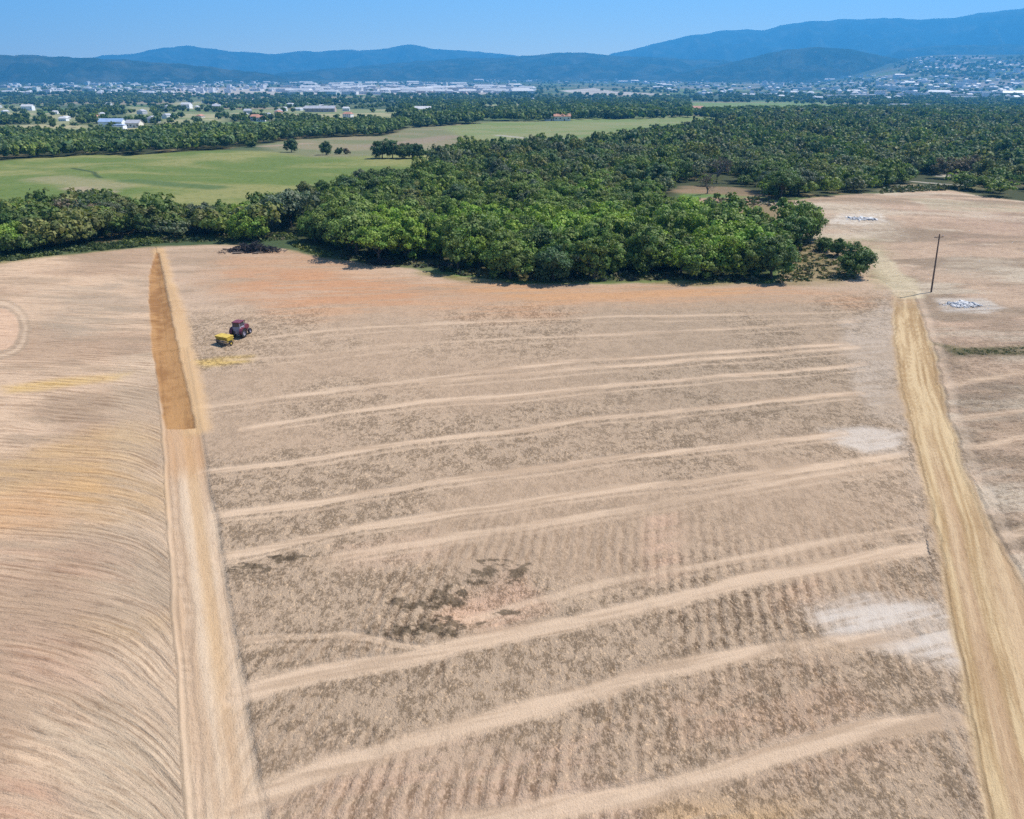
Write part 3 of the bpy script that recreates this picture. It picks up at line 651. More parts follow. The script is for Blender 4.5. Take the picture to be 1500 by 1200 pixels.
GREENS = {  # leaf colours by kind of tree
    'bright green': (.120, .178, .026), 'mid green': (.086, .122, .028), 'dark green': (.058, .090, .026), 'olive': (.090, .104, .036),
    'grey green': (.070, .088, .052), 'blue green': (.050, .084, .036), 'reddish brown': (.115, .092, .06)}
LEAFK = 1.58
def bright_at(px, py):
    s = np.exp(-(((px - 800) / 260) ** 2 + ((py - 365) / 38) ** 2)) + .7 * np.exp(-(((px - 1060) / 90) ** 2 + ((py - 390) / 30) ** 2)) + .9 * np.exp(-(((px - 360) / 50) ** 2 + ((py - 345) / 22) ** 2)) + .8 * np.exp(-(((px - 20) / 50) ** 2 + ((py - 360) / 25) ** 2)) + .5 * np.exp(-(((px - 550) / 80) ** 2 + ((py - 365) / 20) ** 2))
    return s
def scatter(poly, area, minr, seed):
    """jittered points about sqrt(area) apart inside a ground polygon"""
    rnd = np.random.default_rng(seed); s = math.sqrt(area); lo, hi = poly.min(0), poly.max(0)
    gx, gy = np.meshgrid(np.arange(lo[0], hi[0], s), np.arange(lo[1], hi[1], s)); gx = gx + (np.arange(gx.shape[0]) % 2)[:, None] * s * .5
    p = np.stack([gx.ravel(), gy.ravel()], -1) + rnd.uniform(-.42, .42, (gx.size, 2)) * s
    return p[inpoly(p[:, 0], p[:, 1], poly)]

trees = []   # x, y, kind, variant, scale, colour, zone
def add_tree(x, y, kind, sc, colour, zone, label=None): trees.append([x, y, kind, int(rng.integers(9)), sc, colour, zone, label])
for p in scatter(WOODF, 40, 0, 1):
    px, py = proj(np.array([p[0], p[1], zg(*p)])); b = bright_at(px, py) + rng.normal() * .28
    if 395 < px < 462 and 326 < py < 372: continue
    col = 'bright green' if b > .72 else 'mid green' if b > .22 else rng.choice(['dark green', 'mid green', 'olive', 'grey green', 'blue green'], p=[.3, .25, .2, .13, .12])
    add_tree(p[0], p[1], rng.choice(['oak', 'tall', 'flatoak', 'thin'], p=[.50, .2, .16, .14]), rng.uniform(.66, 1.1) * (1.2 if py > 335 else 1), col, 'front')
for p in scatter(WOODL, 22, 0, 2):
    px, py = proj(np.array([p[0], p[1], zg(*p)]))
    if py > 351 - .02 * (px - 200) and 150 < px < 430: continue
    if 385 < px < 470 and py > 330: continue
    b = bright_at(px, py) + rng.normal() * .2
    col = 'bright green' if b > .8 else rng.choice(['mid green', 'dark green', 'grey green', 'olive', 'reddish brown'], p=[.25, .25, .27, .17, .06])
    kind = rng.choice(['oak', 'tall', 'thin', 'bush'], p=[.46, .1, .30, .14])
    if (70 < px < 140 and py > 335 and rng.random() < .5) or (px < 330 and py > 330 and rng.random() < .22): kind, col = 'bare', 'reddish brown'
    add_tree(p[0], p[1], kind, rng.uniform(.62, 1.02) * (1.3 if kind == 'bush' else 1), col, 'left')
# trees that stand apart
for (px, py, kind, sc, col, lab) in (
        (1206, 368, 'oak', .50, 'dark green', 'small dark oak on the olive scrub, left of the two rounder oaks'),
        (1226, 375, 'oak', .46, 'dark green', 'small middle oak of the three on the olive scrub near the pole'),
        (1250, 404, 'oak', .80, 'dark green', 'round dark oak nearest the utility pole, casting shade on pale soil'),
        (1180, 352, 'oak', .95, 'dark green', 'dark oak leaning out at the right tip of the wood'),
        (1130, 408, 'oak', 1.0, 'dark green', 'broad dark oak closing the right end of the wood front'),
        (426, 333, 'flatoak', 1.25, 'grey green', 'flat-topped grey green oak on a thick dark bare trunk behind the brush pile'),
        (365, 352, 'oak', .98, 'bright green', 'bright green oak standing behind the dark brush pile'),
        (14, 372, 'oak', .95, 'bright green', 'bright green leafy oak at the left edge of the photo'),
        (427, 223, 'oak', .85, 'blue green', 'lone round tree on the tan strip beyond the green meadow'),
        (478, 227, 'oak', .80, 'blue green', 'low wide tree right of the lone round tree on the tan strip'),
        (497, 226, 'bush', 1.3, 'blue green', 'small bush touching the low wide tree on the tan strip'),
        (368, 216, 'bush', 1.5, 'dark green', 'small dark bush at the far corner of the green meadow'),
        (508, 226, 'bush', 1.1, 'reddish brown', 'small brownish bush beside the pair on the tan strip'),
        (560, 232, 'oak', 1.15, 'blue green', 'left end tree of the dark oblong grove on the meadow edge'),
        (575, 232, 'tall', .95, 'blue green', 'second tree from the left in the oblong meadow grove'),
        (590, 232, 'oak', 1.0, 'dark green', 'middle tree of the dark oblong grove on the meadow edge'),
        (604, 232, 'oak', .85, 'blue green', 'lower fourth tree of the oblong grove on the meadow edge'),
        (615, 231, 'bush', 2.0, 'dark green', 'right end bush of the dark oblong grove'),
        (1050, 268, 'bare', 2.1, 'reddish brown', 'tall bare brown snag standing up in the clearing behind the wood'),
        (1036, 284, 'bare', 1.5, 'reddish brown', 'short bare snag left of the tall one in the clearing'),
        (1140, 270, 'bare', 1.5, 'reddish brown', 'bare brown tree at the wood edge right of the clearing'),
        (1385, 262, 'thin', 1.3, 'reddish brown', 'brownish thin-leaved tree beside the pale bend far right'),
        (1410, 262, 'thin', 1.2, 'reddish brown', 'second brownish thin-leaved tree at the pale bend far right')):
    p = at1(px, py); add_tree(p[0], p[1], kind, sc, col, 'apart', lab)
for p in scatter(WOODM, 42, 0, 3):
    if fbm(np.array([p[0] / 22]), np.array([p[1] / 22]), 401, 3)[0] < .385: continue
    r = hypot(*p); px, py = proj(np.array([p[0], p[1], zg(*p)]))
    if py > 266 and 985 < px < 1125 and rng.random() < .9: continue
    if 680 < px < 745 and 238 < py < 254: continue
    if 1330 < px < 1430 and 258 < py < 276: continue
    if px < 600 or py > 262: col = rng.choice(['mid green', 'dark green', 'grey green', 'olive', 'blue green'], p=[.27, .27, .18, .14, .14])
    else: col = rng.choice(['dark green', 'grey green', 'olive', 'blue green', 'mid green'], p=[.34, .19, .15, .22, .10])
    add_tree(p[0], p[1], rng.choice(['oak', 'tall', 'flatoak', 'thin'], p=[.47, .18, .2, .15]), rng.uniform(.58, 1.15), col, 'mid')
FARM = gpoly([(132, 184), (206, 184), (206, 203), (132, 203)])
for p in scatter(BELT1, 60, 0, 4):
    if rng.random() < .12 or inpoly(p[0], p[1], FARM): continue
    add_tree(p[0], p[1], 'oak', rng.uniform(.7, 1.25), rng.choice(['dark green', 'blue green', 'mid green'], p=[.4, .4, .2]), 'belt')
# scrub and belts of trees on the plain
OPEN = [gpoly(p) for p in OPENPX]
def pxscatter(poly, n, seed):
    rnd = np.random.default_rng(seed); a = np.array(poly, float); lo, hi = a.min(0), a.max(0)
    p = rnd.uniform(lo, hi, (n * 4, 2)); p = p[inpoly(p[:, 0], p[:, 1], a)][:n]; return at(p[:, 0], p[:, 1]), p
for poly, n, sc, gap in (([(0, 196), (0, 180), (130, 184), (330, 176), (600, 170), (1010, 164), (1000, 170), (860, 174), (720, 179), (600, 188), (430, 190), (330, 200), (100, 206)], 900, (.5, 1.0), .47),
                         ([(600, 150), (1010, 150), (1010, 172), (860, 176), (720, 180), (620, 186), (560, 170)], 1500, (.8, 1.5), .30),
                         ([(0, 150), (600, 146), (600, 172), (330, 178), (0, 184)], 1300, (.6, 1.1), .46),
                         ([(0, 137), (700, 140), (1000, 142), (1015, 152), (600, 154), (0, 154)], 1700, (1., 1.7), .36),
                         ([(1010, 168), (1100, 164), (1240, 160), (1500, 158), (1500, 168), (1300, 168), (1130, 172), (1060, 178)], 900, (.8, 1.4), .33),
                         ([(1010, 140), (1500, 140), (1500, 158), (1245, 154), (1015, 150)], 1100, (1., 1.7), .42),
                         ([(0, 116), (1500, 116), (1500, 142), (0, 140)], 3000, (1.0, 1.8), .47), ([(1300, 86), (1500, 82), (1500, 116), (1320, 112)], 700, (1.2, 2.2), .40)):
    P3, p2 = pxscatter(poly, n, n)
    nn = fbm(P3[:, 0] / 160, P3[:, 1] / 90, 71, 3)
    op = np.zeros(len(P3), bool)
    for o_p in OPEN: op |= inpoly(P3[:, 0], P3[:, 1], o_p)
    for q, g, no in zip(P3, nn, op):
        if g < gap or (no and rng.random() < .86): continue
        add_tree(q[0], q[1], 'oak', rng.uniform(*sc), rng.choice(['dark green', 'blue green', 'mid green'], p=[.45, .4, .15]), 'plain')
xy = np.array([[t[0], t[1]] for t in trees]); tz = zmacro(xy[:, 0], xy[:, 1]); tr_ = np.hypot(xy[:, 0], xy[:, 1])
tpx, tpy = proj(np.stack([xy[:, 0], xy[:, 1], tz], -1))
rad = np.array([{'bush': 2.0, 'bare': 3.2}.get(t[2], 4.6) * t[4] for t in trees])
inview = (tpx > -40) & (tpx < 1540) & (tpy > 60)
size = np.where(inview, rad / tr_, 0)
for i, t in enumerate(trees):
    if t[7]: size[i] += 1
    elif t[6] in ('plain', 'belt'): size[i] *= .2
order = np.argsort(-size)[:300]; order = [int(i) for i in order if size[i] > 0]; indiv = set(order)
# labels of the front rows
front = {}
for i in order:
    t = trees[i]
    if t[7] or t[6] not in ('front', 'left'): continue
    b = (t[6], int(tpx[i] // 62))
    if b not in front or tpy[i] > tpy[front[b]]: front[b] = i
ORD = ['first', 'second', 'third', 'fourth', 'fifth', 'sixth', 'seventh', 'eighth', 'ninth', 'tenth', 'eleventh', 'twelfth', 'thirteenth', 'fourteenth']
rowR = sorted([i for (z, b), i in front.items() if z == 'front' and tpx[i] > 440], key=lambda i: tpx[i])
rowL = sorted([i for (z, b), i in front.items() if z == 'left' and tpx[i] < 330], key=lambda i: -tpx[i])
KIND = {'oak': 'round oak', 'tall': 'tall oak', 'flatoak': 'flat-topped oak', 'thin': 'thin-leaved oak', 'bare': 'leafless tree', 'bush': 'bush'}
for n, i in enumerate(rowR[:14]): trees[i][7] = f'{trees[i][5]} {KIND[trees[i][2]]} edging the field, {ORD[n]} in front row right of brush pile'
for n, i in enumerate(rowL[:12]): trees[i][7] = f'{trees[i][5]} {KIND[trees[i][2]]} edging the field, {ORD[n]} in row left of brush pile'
ZONE = {'front': 'packed in the wood behind the bare field', 'left': 'in the loose tree strip between field and green meadow', 'mid': 'in the dark wood rising behind the front trees'}
for i in order:
    x, y, kind, var, sc, col, zone, lab = trees[i]
    cm, tm_, _ = PROTO[kind][var % len(PROTO[kind])]
    nm = {'bare': 'bare_tree', 'bush': 'bush'}.get(kind, 'oak_tree')
    root = bpy.data.objects.new(nm, None); C.objects.link(root); root.empty_display_size = .5
    root.location = (x, y, tz[i] - .1); a = float(rng.uniform(0, 2 * pi)); root.rotation_euler = (float(rng.normal() * .03), float(rng.normal() * .03), a)
    sx = sc * float(rng.uniform(.9, 1.12)); root.scale = (sx, sc * float(rng.uniform(.9, 1.12)), sc * float(rng.uniform(.9, 1.15)))
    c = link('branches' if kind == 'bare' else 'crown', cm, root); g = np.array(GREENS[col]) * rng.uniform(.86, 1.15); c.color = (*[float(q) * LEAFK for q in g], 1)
    link('trunk', tm_, root)
    tag(root, lab or f'{col} {KIND[kind]} {ZONE.get(zone, "among the trees of the far belt")}', 'bush' if kind == 'bush' else 'tree', None if (lab and zone == 'apart') else {'front': 'trees of the wood behind the field', 'left': 'trees of the strip left of the brush pile', 'mid': 'trees of the dark middle wood'}.get(zone, 'trees standing apart') if zone != 'apart' else 'trees standing apart')
print('trees', round(time.time() - T0, 1), len(trees), len(order))

# every other tree: one mass
LODS = []
for j, (ncl, per, leaf) in enumerate(((42, 18, .082), (20, 11, .15), (10, 6, .30))):
    LODS.append([crown_arrays(np.random.default_rng(500 + 10 * j + i), ncl, per, leaf, .70, -.45, 1.0, .2)[:2] for i in range(5)])
VV, TT = [], []
for i, t in enumerate(trees):
    if i in indiv or (t[6] != 'plain' and not (-160 < tpx[i] < 1660)): continue
    lod = 0 if tr_[i] < 430 else 1 if tr_[i] < 900 else 2
    if t[2] == 'bare': t[5] = 'olive'
    v, tn = LODS[lod][t[3] % 5]; R_ = 4.7 * t[4]; tall = {'tall': 1.35, 'flatoak': .85}.get(t[2], 1.0); a = rng.uniform(0, 6.283)
    ca, sa = cos(a) * R_, sin(a) * R_
    w = np.stack([v[:, 0] * ca - v[:, 1] * sa + t[0], v[:, 0] * sa + v[:, 1] * ca + t[1], v[:, 2] * R_ * tall + tz[i] + R_ * .80 * tall], -1)
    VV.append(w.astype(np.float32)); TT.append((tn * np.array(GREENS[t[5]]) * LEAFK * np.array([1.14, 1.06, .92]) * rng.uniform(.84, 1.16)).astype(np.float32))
VV = np.concatenate(VV); TT = np.concatenate(TT)
me = mesh_np('woodland', VV, np.arange(len(VV)).reshape(-1, 4), [LEAF]); attr(me, 'tint', 'FLOAT_COLOR', 'FACE', np.concatenate([TT, np.ones((len(TT), 1))], 1))
tag(link('woodland', me), 'dark mass of woodland and tree belts running to the town', 'woodland', kind='stuff')
print('woodland', round(time.time() - T0, 1), len(TT))

# low growth along the wood's foot, weeds on the stubble
VV, TT = [], []
def tufts(poly, n, rad, hgt, leaf, cols, seed, k=14):
    rnd = np.random.default_rng(seed); a = np.array(poly, float); lo, hi = a.min(0), a.max(0); p = rnd.uniform(lo, hi, (n * 5, 2)); p = p[inpoly(p[:, 0], p[:, 1], a)][:n]
    G = at(p[:, 0], p[:, 1])
    for g in G:
        s = rnd.uniform(.5, 1.3); q = sph(k, rnd); q[:, 2] = np.abs(q[:, 2]); pos = g + q * np.array([rad, rad, hgt]) * s * rnd.uniform(.3, 1, (k, 1))
        VV.append(leaf_quads(pos, q + rnd.normal(size=(k, 3)) * .6, leaf * s, rnd)); c = np.array(cols[rnd.integers(len(cols))]) * rnd.uniform(.8, 1.2); TT.append(np.repeat(c[None], k, 0))
gA, gB, gC = (.10, .125, .035), (.06, .085, .03), (.13, .12, .06)
tufts([(-10, 386), (100, 371), (225, 360), (225, 352), (100, 362), (-10, 376)], 330, .9, .7, .30, (gA, gB, gB), 1)
tufts([(180, 360), (235, 357), (240, 344), (185, 347)], 120, 1.0, .8, .3, ((.14, .16, .04), gA), 2)
tufts([(235, 356), (330, 354), (440, 352), (430, 340), (240, 346)], 260, .8, .5, .28, (gA, gC, gB), 3)
tufts([(430, 352), (490, 374), (475, 378), (430, 362)], 110, .8, .5, .28, ((.15, .16, .045), gA), 4)
tufts([(500, 380), (600, 390), (700, 407), (780, 414), (1010, 410), (1125, 415), (1130, 405), (700, 398), (600, 380), (500, 370)], 380, .9, .7, .3, (gB, (.05, .05, .04), gC), 5)
tufts([(1145, 385), (1165, 355), (1195, 355), (1235, 388), (1252, 410), (1140, 414)], 300, .7, .35, .22, (gC, (.12, .11, .06), gB), 6)
tufts([(1000, 292), (1130, 290), (1180, 300), (1100, 304)], 120, .9, .7, .3, (gC, (.16, .12, .08), gB), 7)
tufts([(1290, 284), (1400, 278), (1440, 284), (1400, 272), (1300, 274)], 200, 1.2, .8, .4, (gB, gC), 8)
tufts([(1395, 512), (1500, 506), (1500, 520), (1405, 520)], 90, .5, .10, .09, ((.11, .12, .055), (.13, .12, .07), gC), 9)
VV = np.concatenate(VV); TT = np.concatenate(TT)
me = mesh_np('undergrowth', VV, np.arange(len(VV)).reshape(-1, 4), [LEAF]); attr(me, 'tint', 'FLOAT_COLOR', 'FACE', np.concatenate([TT, np.ones((len(TT), 1))], 1))
tag(link('undergrowth', me), 'low weeds and scrub along the foot of the wood', 'undergrowth', kind='stuff')

# ------------------------------------------------------------------ mesh helper for built things
class MB:
    def __init__(s): s.v, s.f, s.o, s.mi = [], [], 0, []
    def add(s, v, f, mi=0):
        s.v += [tuple(q) for q in v]; s.f += [tuple(int(i) + s.o for i in q) for q in f]; s.o += len(v); s.mi += [mi] * len(f); return s
    def box(s, c, d, mi=0, rz=0., taper=1., shift=(0, 0)):
        x, y, z = d[0] / 2, d[1] / 2, d[2] / 2; V = []
        for zz, k, sh in ((-z, 1, (0, 0)), (z, taper, shift)):
            for a, b in ((-1, -1), (1, -1), (1, 1), (-1, 1)):
                px, py = a * x * k + sh[0], b * y * k + sh[1]; V.append((c[0] + px * cos(rz) - py * sin(rz), c[1] + px * sin(rz) + py * cos(rz), c[2] + zz))
        return s.add(V, [(3, 2, 1, 0), (4, 5, 6, 7), (0, 1, 5, 4), (1, 2, 6, 5), (2, 3, 7, 6), (3, 0, 4, 7)], mi)
    def tube(s, path, rad, n=8, mi=0):
        r = rad if hasattr(rad, '__len__') else [rad] * len(path); v, f = tube(path, r, n); s.add(v, f, mi); k = len(path) - 1
        s.f += [tuple(s.o - len(v) + i for i in range(n))[::-1], tuple(s.o - n + i for i in range(n))]; s.mi += [mi, mi]; return s
    def lathe_x(s, c, prof, n=18, mi=0):
        """ring profile (y offset, radius) turned about the y axis (a wheel)"""
        V, Fq = [], []; m = len(prof)
        for k in range(n):
            a = 2 * pi * k / n
            for (yy, r) in prof: V.append((c[0] + r * cos(a), c[1] + yy, c[2] + r * sin(a)))
        for k in range(n):
            for j in range(m - 1): Fq.append((k * m + j, k * m + j + 1, ((k + 1) % n) * m + j + 1, ((k + 1) % n) * m + j))
        return s.add(V, Fq, mi)
    def prism(s, prof, y0, y1, mi=0):
        """closed (x,z) outline extruded in y"""
        n = len(prof); V = [(x, y0, z) for x, z in prof] + [(x, y1, z) for x, z in prof]
        return s.add(V, [tuple(range(n)), tuple(range(2 * n - 1, n - 1, -1))] + [(i, i + n, (i + 1) % n + n, (i + 1) % n) for i in range(n)], mi)
    def build(s, name, mats, parent=None, smooth=False, bevel=0.):
        me = bpy.data.meshes.new(name); me.from_pydata(s.v, [], s.f)
        for m in (mats if isinstance(mats, (list, tuple)) else [mats]): me.materials.append(m)
        me.polygons.foreach_set('material_index', s.mi)
        bm = bmesh.new(); bm.from_mesh(me)
        if bevel: bmesh.ops.bevel(bm, geom=bm.edges[:], offset=bevel, segments=2, affect='EDGES', profile=.5, clamp_overlap=True)
        bmesh.ops.recalc_face_normals(bm, faces=bm.faces); bm.to_mesh(me); bm.free()
        if smooth: me.polygons.foreach_set('use_smooth', [True] * len(me.polygons))
        return link(name, me, parent)
def empty(name, loc, rz=0., **kw):
    o = bpy.data.objects.new(name, None); C.objects.link(o); o.location = loc; o.rotation_euler = (0, 0, rz); o.empty_display_size = .5
    return tag(o, **kw)

# ------------------------------------------------------------------ tractor and its towed implement
RED = plain('dull_red_paint', (.16, .028, .045), .45, var=.2, scale=2); TYRE = plain('tyre_rubber', (.018, .017, .018), .85, var=.2)
GREYP = plain('dusty_grey_paint', (.30, .27, .33), .6, var=.2, scale=2); STEEL = plain('worn_steel', (.20, .19, .19), .5, .6, var=.2); YEL = plain('yellow_paint', (.52, .36, .05), .5, var=.15, scale=2)
BLK = plain('black_plastic', (.02, .02, .022), .6); CABGLASS = plain('cab_glass', (.05, .055, .075), .1, spec=.6); LAMP = plain('lamp_lens', (.75, .72, .66), .2)
a, b = at1(330, 504), at1(354, 492); hd = atan2(b[1] - a[1], b[0] - a[0])
tr = empty('tractor', (b[0], b[1], zg(b[0], b[1]) + .02), hd + .12, label='dark red farm tractor with a cab standing on the bare field by the cut', cat='tractor')
MB().prism([(.25, .85), (1.85, .85), (1.95, 1.15), (1.9, 1.5), (1.6, 1.62), (.25, 1.72)], -.42, .42).build('hood', RED, tr, bevel=.05)
MB().box((1.96, 0, 1.2), (.05, .6, .5)).build('grille', BLK, tr)
MB().box((.6, 0, .72), (2.6, .5, .35)).box((-.75, 0, .85), (.9, .7, .5)).build('chassis', GREYP, tr, bevel=.03)
cb = MB().box((-.5, 0, 1.45), (1.45, 1.3, .75), 0).build('cab', GREYP, tr, bevel=.05)
MB().box((-.5, 0, 2.12), (1.30, 1.2, .72), 0, taper=.93).build('window', CABGLASS, cb)
p = MB()
for sx in (-1, 1):
    for sy in (-1, 1): p.tube([(-.5 + sx * .68, sy * .63, 1.8), (-.5 + sx * .63, sy * .59, 2.5)], .05, 6)
p.build('pillar', GREYP, cb)
MB().box((-.48, 0, 2.56), (1.6, 1.4, .16)).build('roof', RED, cb, bevel=.05)
for sy in (-1, 1):
    w = MB().lathe_x((-.75, sy * .88, .78), [(-.2, .4), (-.24, .62), (-.2, .76), (0, .8), (.2, .76), (.24, .62), (.2, .4)], 22)
    for k in range(18):
        q = 2 * pi * k / 18; w.box((-.75 + .79 * cos(q), sy * .88, .78 + .79 * sin(q)), (.07, .42, .07))
    wh = w.build('rear_wheel', TYRE, tr); MB().lathe_x((-.75, sy * .88, .78), [(-.17, .41), (-.08, .36), (-.06, .0)], 18).lathe_x((-.75, sy * .88, .78), [(.17, .41), (.08, .36), (.06, .0)], 18).build('rim', GREYP, wh)
    w = MB().lathe_x((1.35, sy * .78, .48), [(-.13, .26), (-.16, .4), (-.1, .47), (0, .48), (.1, .47), (.16, .4), (.13, .26)], 18).build('front_wheel', TYRE, tr)
    MB().lathe_x((1.35, sy * .78, .48), [(-.11, .27), (-.05, .22), (-.04, 0)], 14).lathe_x((1.35, sy * .78, .48), [(.11, .27), (.05, .22), (.04, 0)], 14).build('rim', GREYP, w)
    pr = [(-.75 + .92 * cos(q), .78 + .92 * sin(q)) for q in np.radians(np.arange(10, 176, 15))]
    MB().prism(pr + [(x0 * .96 - .03, z0 * .955) for x0, z0 in pr[::-1]], sy * .88 - .26, sy * .88 + .26).build('mudguard', RED, tr)
    MB().tube([(1.93, sy * .3, 1.38), (2.0, sy * .3, 1.38)], .09, 10).build('headlight', LAMP, tr)
MB().tube([(1.0, -.28, 1.6), (1.0, -.28, 2.35), (.93, -.28, 2.45)], [.05, .05, .04], 8).build('exhaust', STEEL, tr)
MB().tube([(1.35, -.7, .48), (1.35, .7, .48)], .07, 8).build('front_axle', STEEL, tr)
MB().tube([(-1.1, -.3, .7), (-1.75, -.3, .55)], .05, 6).tube([(-1.1, .3, .7), (-1.75, .3, .55)], .05, 6).build('hitch', STEEL, tr)
im = empty('seed_drill', (a[0], a[1], zg(a[0], a[1]) + .02), hd - .12, label='bright yellow towed farm implement with small wheels behind the red tractor', cat='implement')
MB().prism([(-.55, .75), (.55, .75), (.75, 1.35), (-.75, 1.35)], -1.25, 1.25).build('hopper', YEL, im, bevel=.03)
MB().box((0, 0, 1.385), (1.56, 2.56, .06)).build('lid', YEL, im, bevel=.02)
MB().box((.62, 0, .62), (.12, 2.6, .14)).box((-.62, 0, .62), (.12, 2.6, .14)).box((0, -1.1, .62), (1.12, .12, .12)).box((0, 1.1, .62), (1.12, .12, .12)).build('frame', YEL, im, bevel=.015)
MB().tube([(.65, -.5, .6), (1.9, 0, .5)], .06, 6).tube([(.65, .5, .6), (1.9, 0, .5)], .06, 6).build('drawbar', YEL, im)
for sy in (-1, 1):
    w = MB().lathe_x((-.1, sy * 1.42, .38), [(-.09, .2), (-.11, .32), (0, .38), (.11, .32), (.09, .2)], 16).build('wheel', TYRE, im); MB().lathe_x((-.1, sy * 1.42, .38), [(-.07, .21), (-.03, 0)], 12).lathe_x((-.1, sy * 1.42, .38), [(.07, .21), (.03, 0)], 12).build('rim', YEL, w)
for k in range(6):
    yy = -1.0 + k * .4; MB().tube([(-.6, yy, .6), (-.8, yy, .3), (-.72, yy, .02)], .03, 5).build('tine', STEEL, im)
MB().box((-.95, 0, .8), (.3, 2.3, .05)).build('step', STEEL, im)

# ------------------------------------------------------------------ utility pole
WOODP = plain('weathered_pole_wood', (.15, .10, .075), .9, var=.25, scale=3); PORC = plain('porcelain', (.45, .42, .38), .3)
b = at1(1364, 428)
po = empty('utility_pole', (b[0], b[1], zg(b[0], b[1])), .35, label='slim brown wooden utility pole leaning slightly beside the top of the yellow road', cat='pole')
po.rotation_euler = (radians(-1.0), radians(-4.2), .0)
MB().tube([(0, 0, -.6), (0, 0, 3), (0, 0, 7), (0, 0, 11.3)], [.17, .155, .135, .11], 12).build('shaft', WOODP, po, smooth=False)
ca = MB().box((0, .13, 10.7), (1.7, .1, .12), rz=0).build('crossarm', WOODP, po)
for k in (-.75, .0, .75): MB().tube([(k, .13, 10.77), (k, .13, 10.85), (k, .13, 10.97), (k, .13, 11.02)], [.02, .05, .055, .03], 8).build('insulator', PORC, ca)
MB().tube([(-.5, .1, 10.7), (0, .12, 10.1)], .02, 5).tube([(.5, .1, 10.7), (0, .12, 10.1)], .02, 5).build('brace', STEEL, po)

# ------------------------------------------------------------------ brush heap, dark heaps for tree-base shade, pale heaps
def brush(name, px, py, L, W, H, n, label, seed, log=True):
    g = at1(px, py); rnd = np.random.default_rng(seed); o = empty(name, (g[0], g[1], zg(g[0], g[1])), 0, label=label, cat='brush pile'); m = MB()
    for _ in range(n):
        t = rnd.normal(0, .42, 2); t = np.clip(t, -1.1, 1.1); top = H * max(.08, 1 - (t[0] ** 2 + t[1] ** 2)) * (.75 + .5 * math.sin(t[0] * 5 + seed) ** 2); z = rnd.uniform(.0, top)
        q = rnd.uniform(0, pi); l = rnd.uniform(.5, 1.9); e = np.array([cos(q), sin(q), rnd.normal() * .35]) * l; c = np.array([t[0] * L / 2, t[1] * W / 2, z + .05])
        m.tube([c - e / 2, c + rnd.normal(size=3) * .12, c + e / 2], [.09 * rnd.uniform(.4, 1.3), .07, .03], 4)
    m.build('branches', CHAR, o)
    for _ in range(3 if log else 0):
        q = rnd.uniform(-.4, .4); x0 = rnd.uniform(-L * .3, L * .3); y0 = -W * .5 - rnd.uniform(0, .6)
        MB().tube([(x0 - 1.1 * cos(q), y0 - 1.1 * sin(q), .16), (x0 + 1.1 * cos(q), y0 + 1.1 * sin(q), .2)], [.17, .13], 9).build('log', TWIG, o)
brush('brush_shade_pile', 372, 368, 14, 4.6, 1.9, 620, 'wide charred heap of cut branches with pale logs at the field edge', 4)
brush('brush_shade_pile', 560, 387, 7, 2.4, 1.1, 200, 'small dark stick heap standing in for shade under the left wood front', 5, False)  # dark sticks added where only shade lies at the tree bases
brush('brush_shade_pile', 655, 391, 4.5, 2.0, .8, 120, 'smallest dark stick heap standing in for tree shade, right of the other heap', 6, False)  # more dark sticks in place of the trees' shadow on the field edge
def heap(px, py, rx, ry, h, label, seed):
    g = at1(px, py); rnd = np.random.default_rng(seed); m = MB()
    for k in range(460):
        t = rnd.normal(0, .5, 2); t[0] += .25 * math.sin(seed + t[1] * 5); x, y = t[0] * rx, t[1] * ry; top = h * max(0, 1 - .8 * float(np.hypot(*t))); s_ = float(np.clip(rnd.lognormal(-1.75, .55), .06, .7)) * (1.2 if top > .1 else .7)
        z = zg(g[0] + x, g[1] + y) - zg(g[0], g[1]) + rnd.uniform(.2, .9) * top
        d = sph(10, rnd) * np.array([s_, s_, s_ * .6]) * rnd.uniform(.75, 1.1, (10, 1)); bm = bmesh.new(); [bm.verts.new(q) for q in d]; hl = bmesh.ops.convex_hull(bm, input=bm.verts); bm.verts.index_update()
        used = [v for v in bm.verts if v.link_faces]; ix = {v: i for i, v in enumerate(used)}; m.add([(v.co.x + x, v.co.y + y, v.co.z + z) for v in used], [tuple(ix[v] for v in f.verts) for f in bm.faces]); bm.free()
    o = m.build('rubble_heap', CHALK); o.location = (g[0], g[1], zg(g[0], g[1])); tag(o, label, 'heap', 'pale heaps on the bare ground')
heap(1412, 447, 3.0, 1.7, .45, 'bright white flat heap on the ground right of the utility pole', 3)
heap(1262, 321, 4.0, 1.6, .5, 'white heap on the bare slope behind the three small oaks', 8)

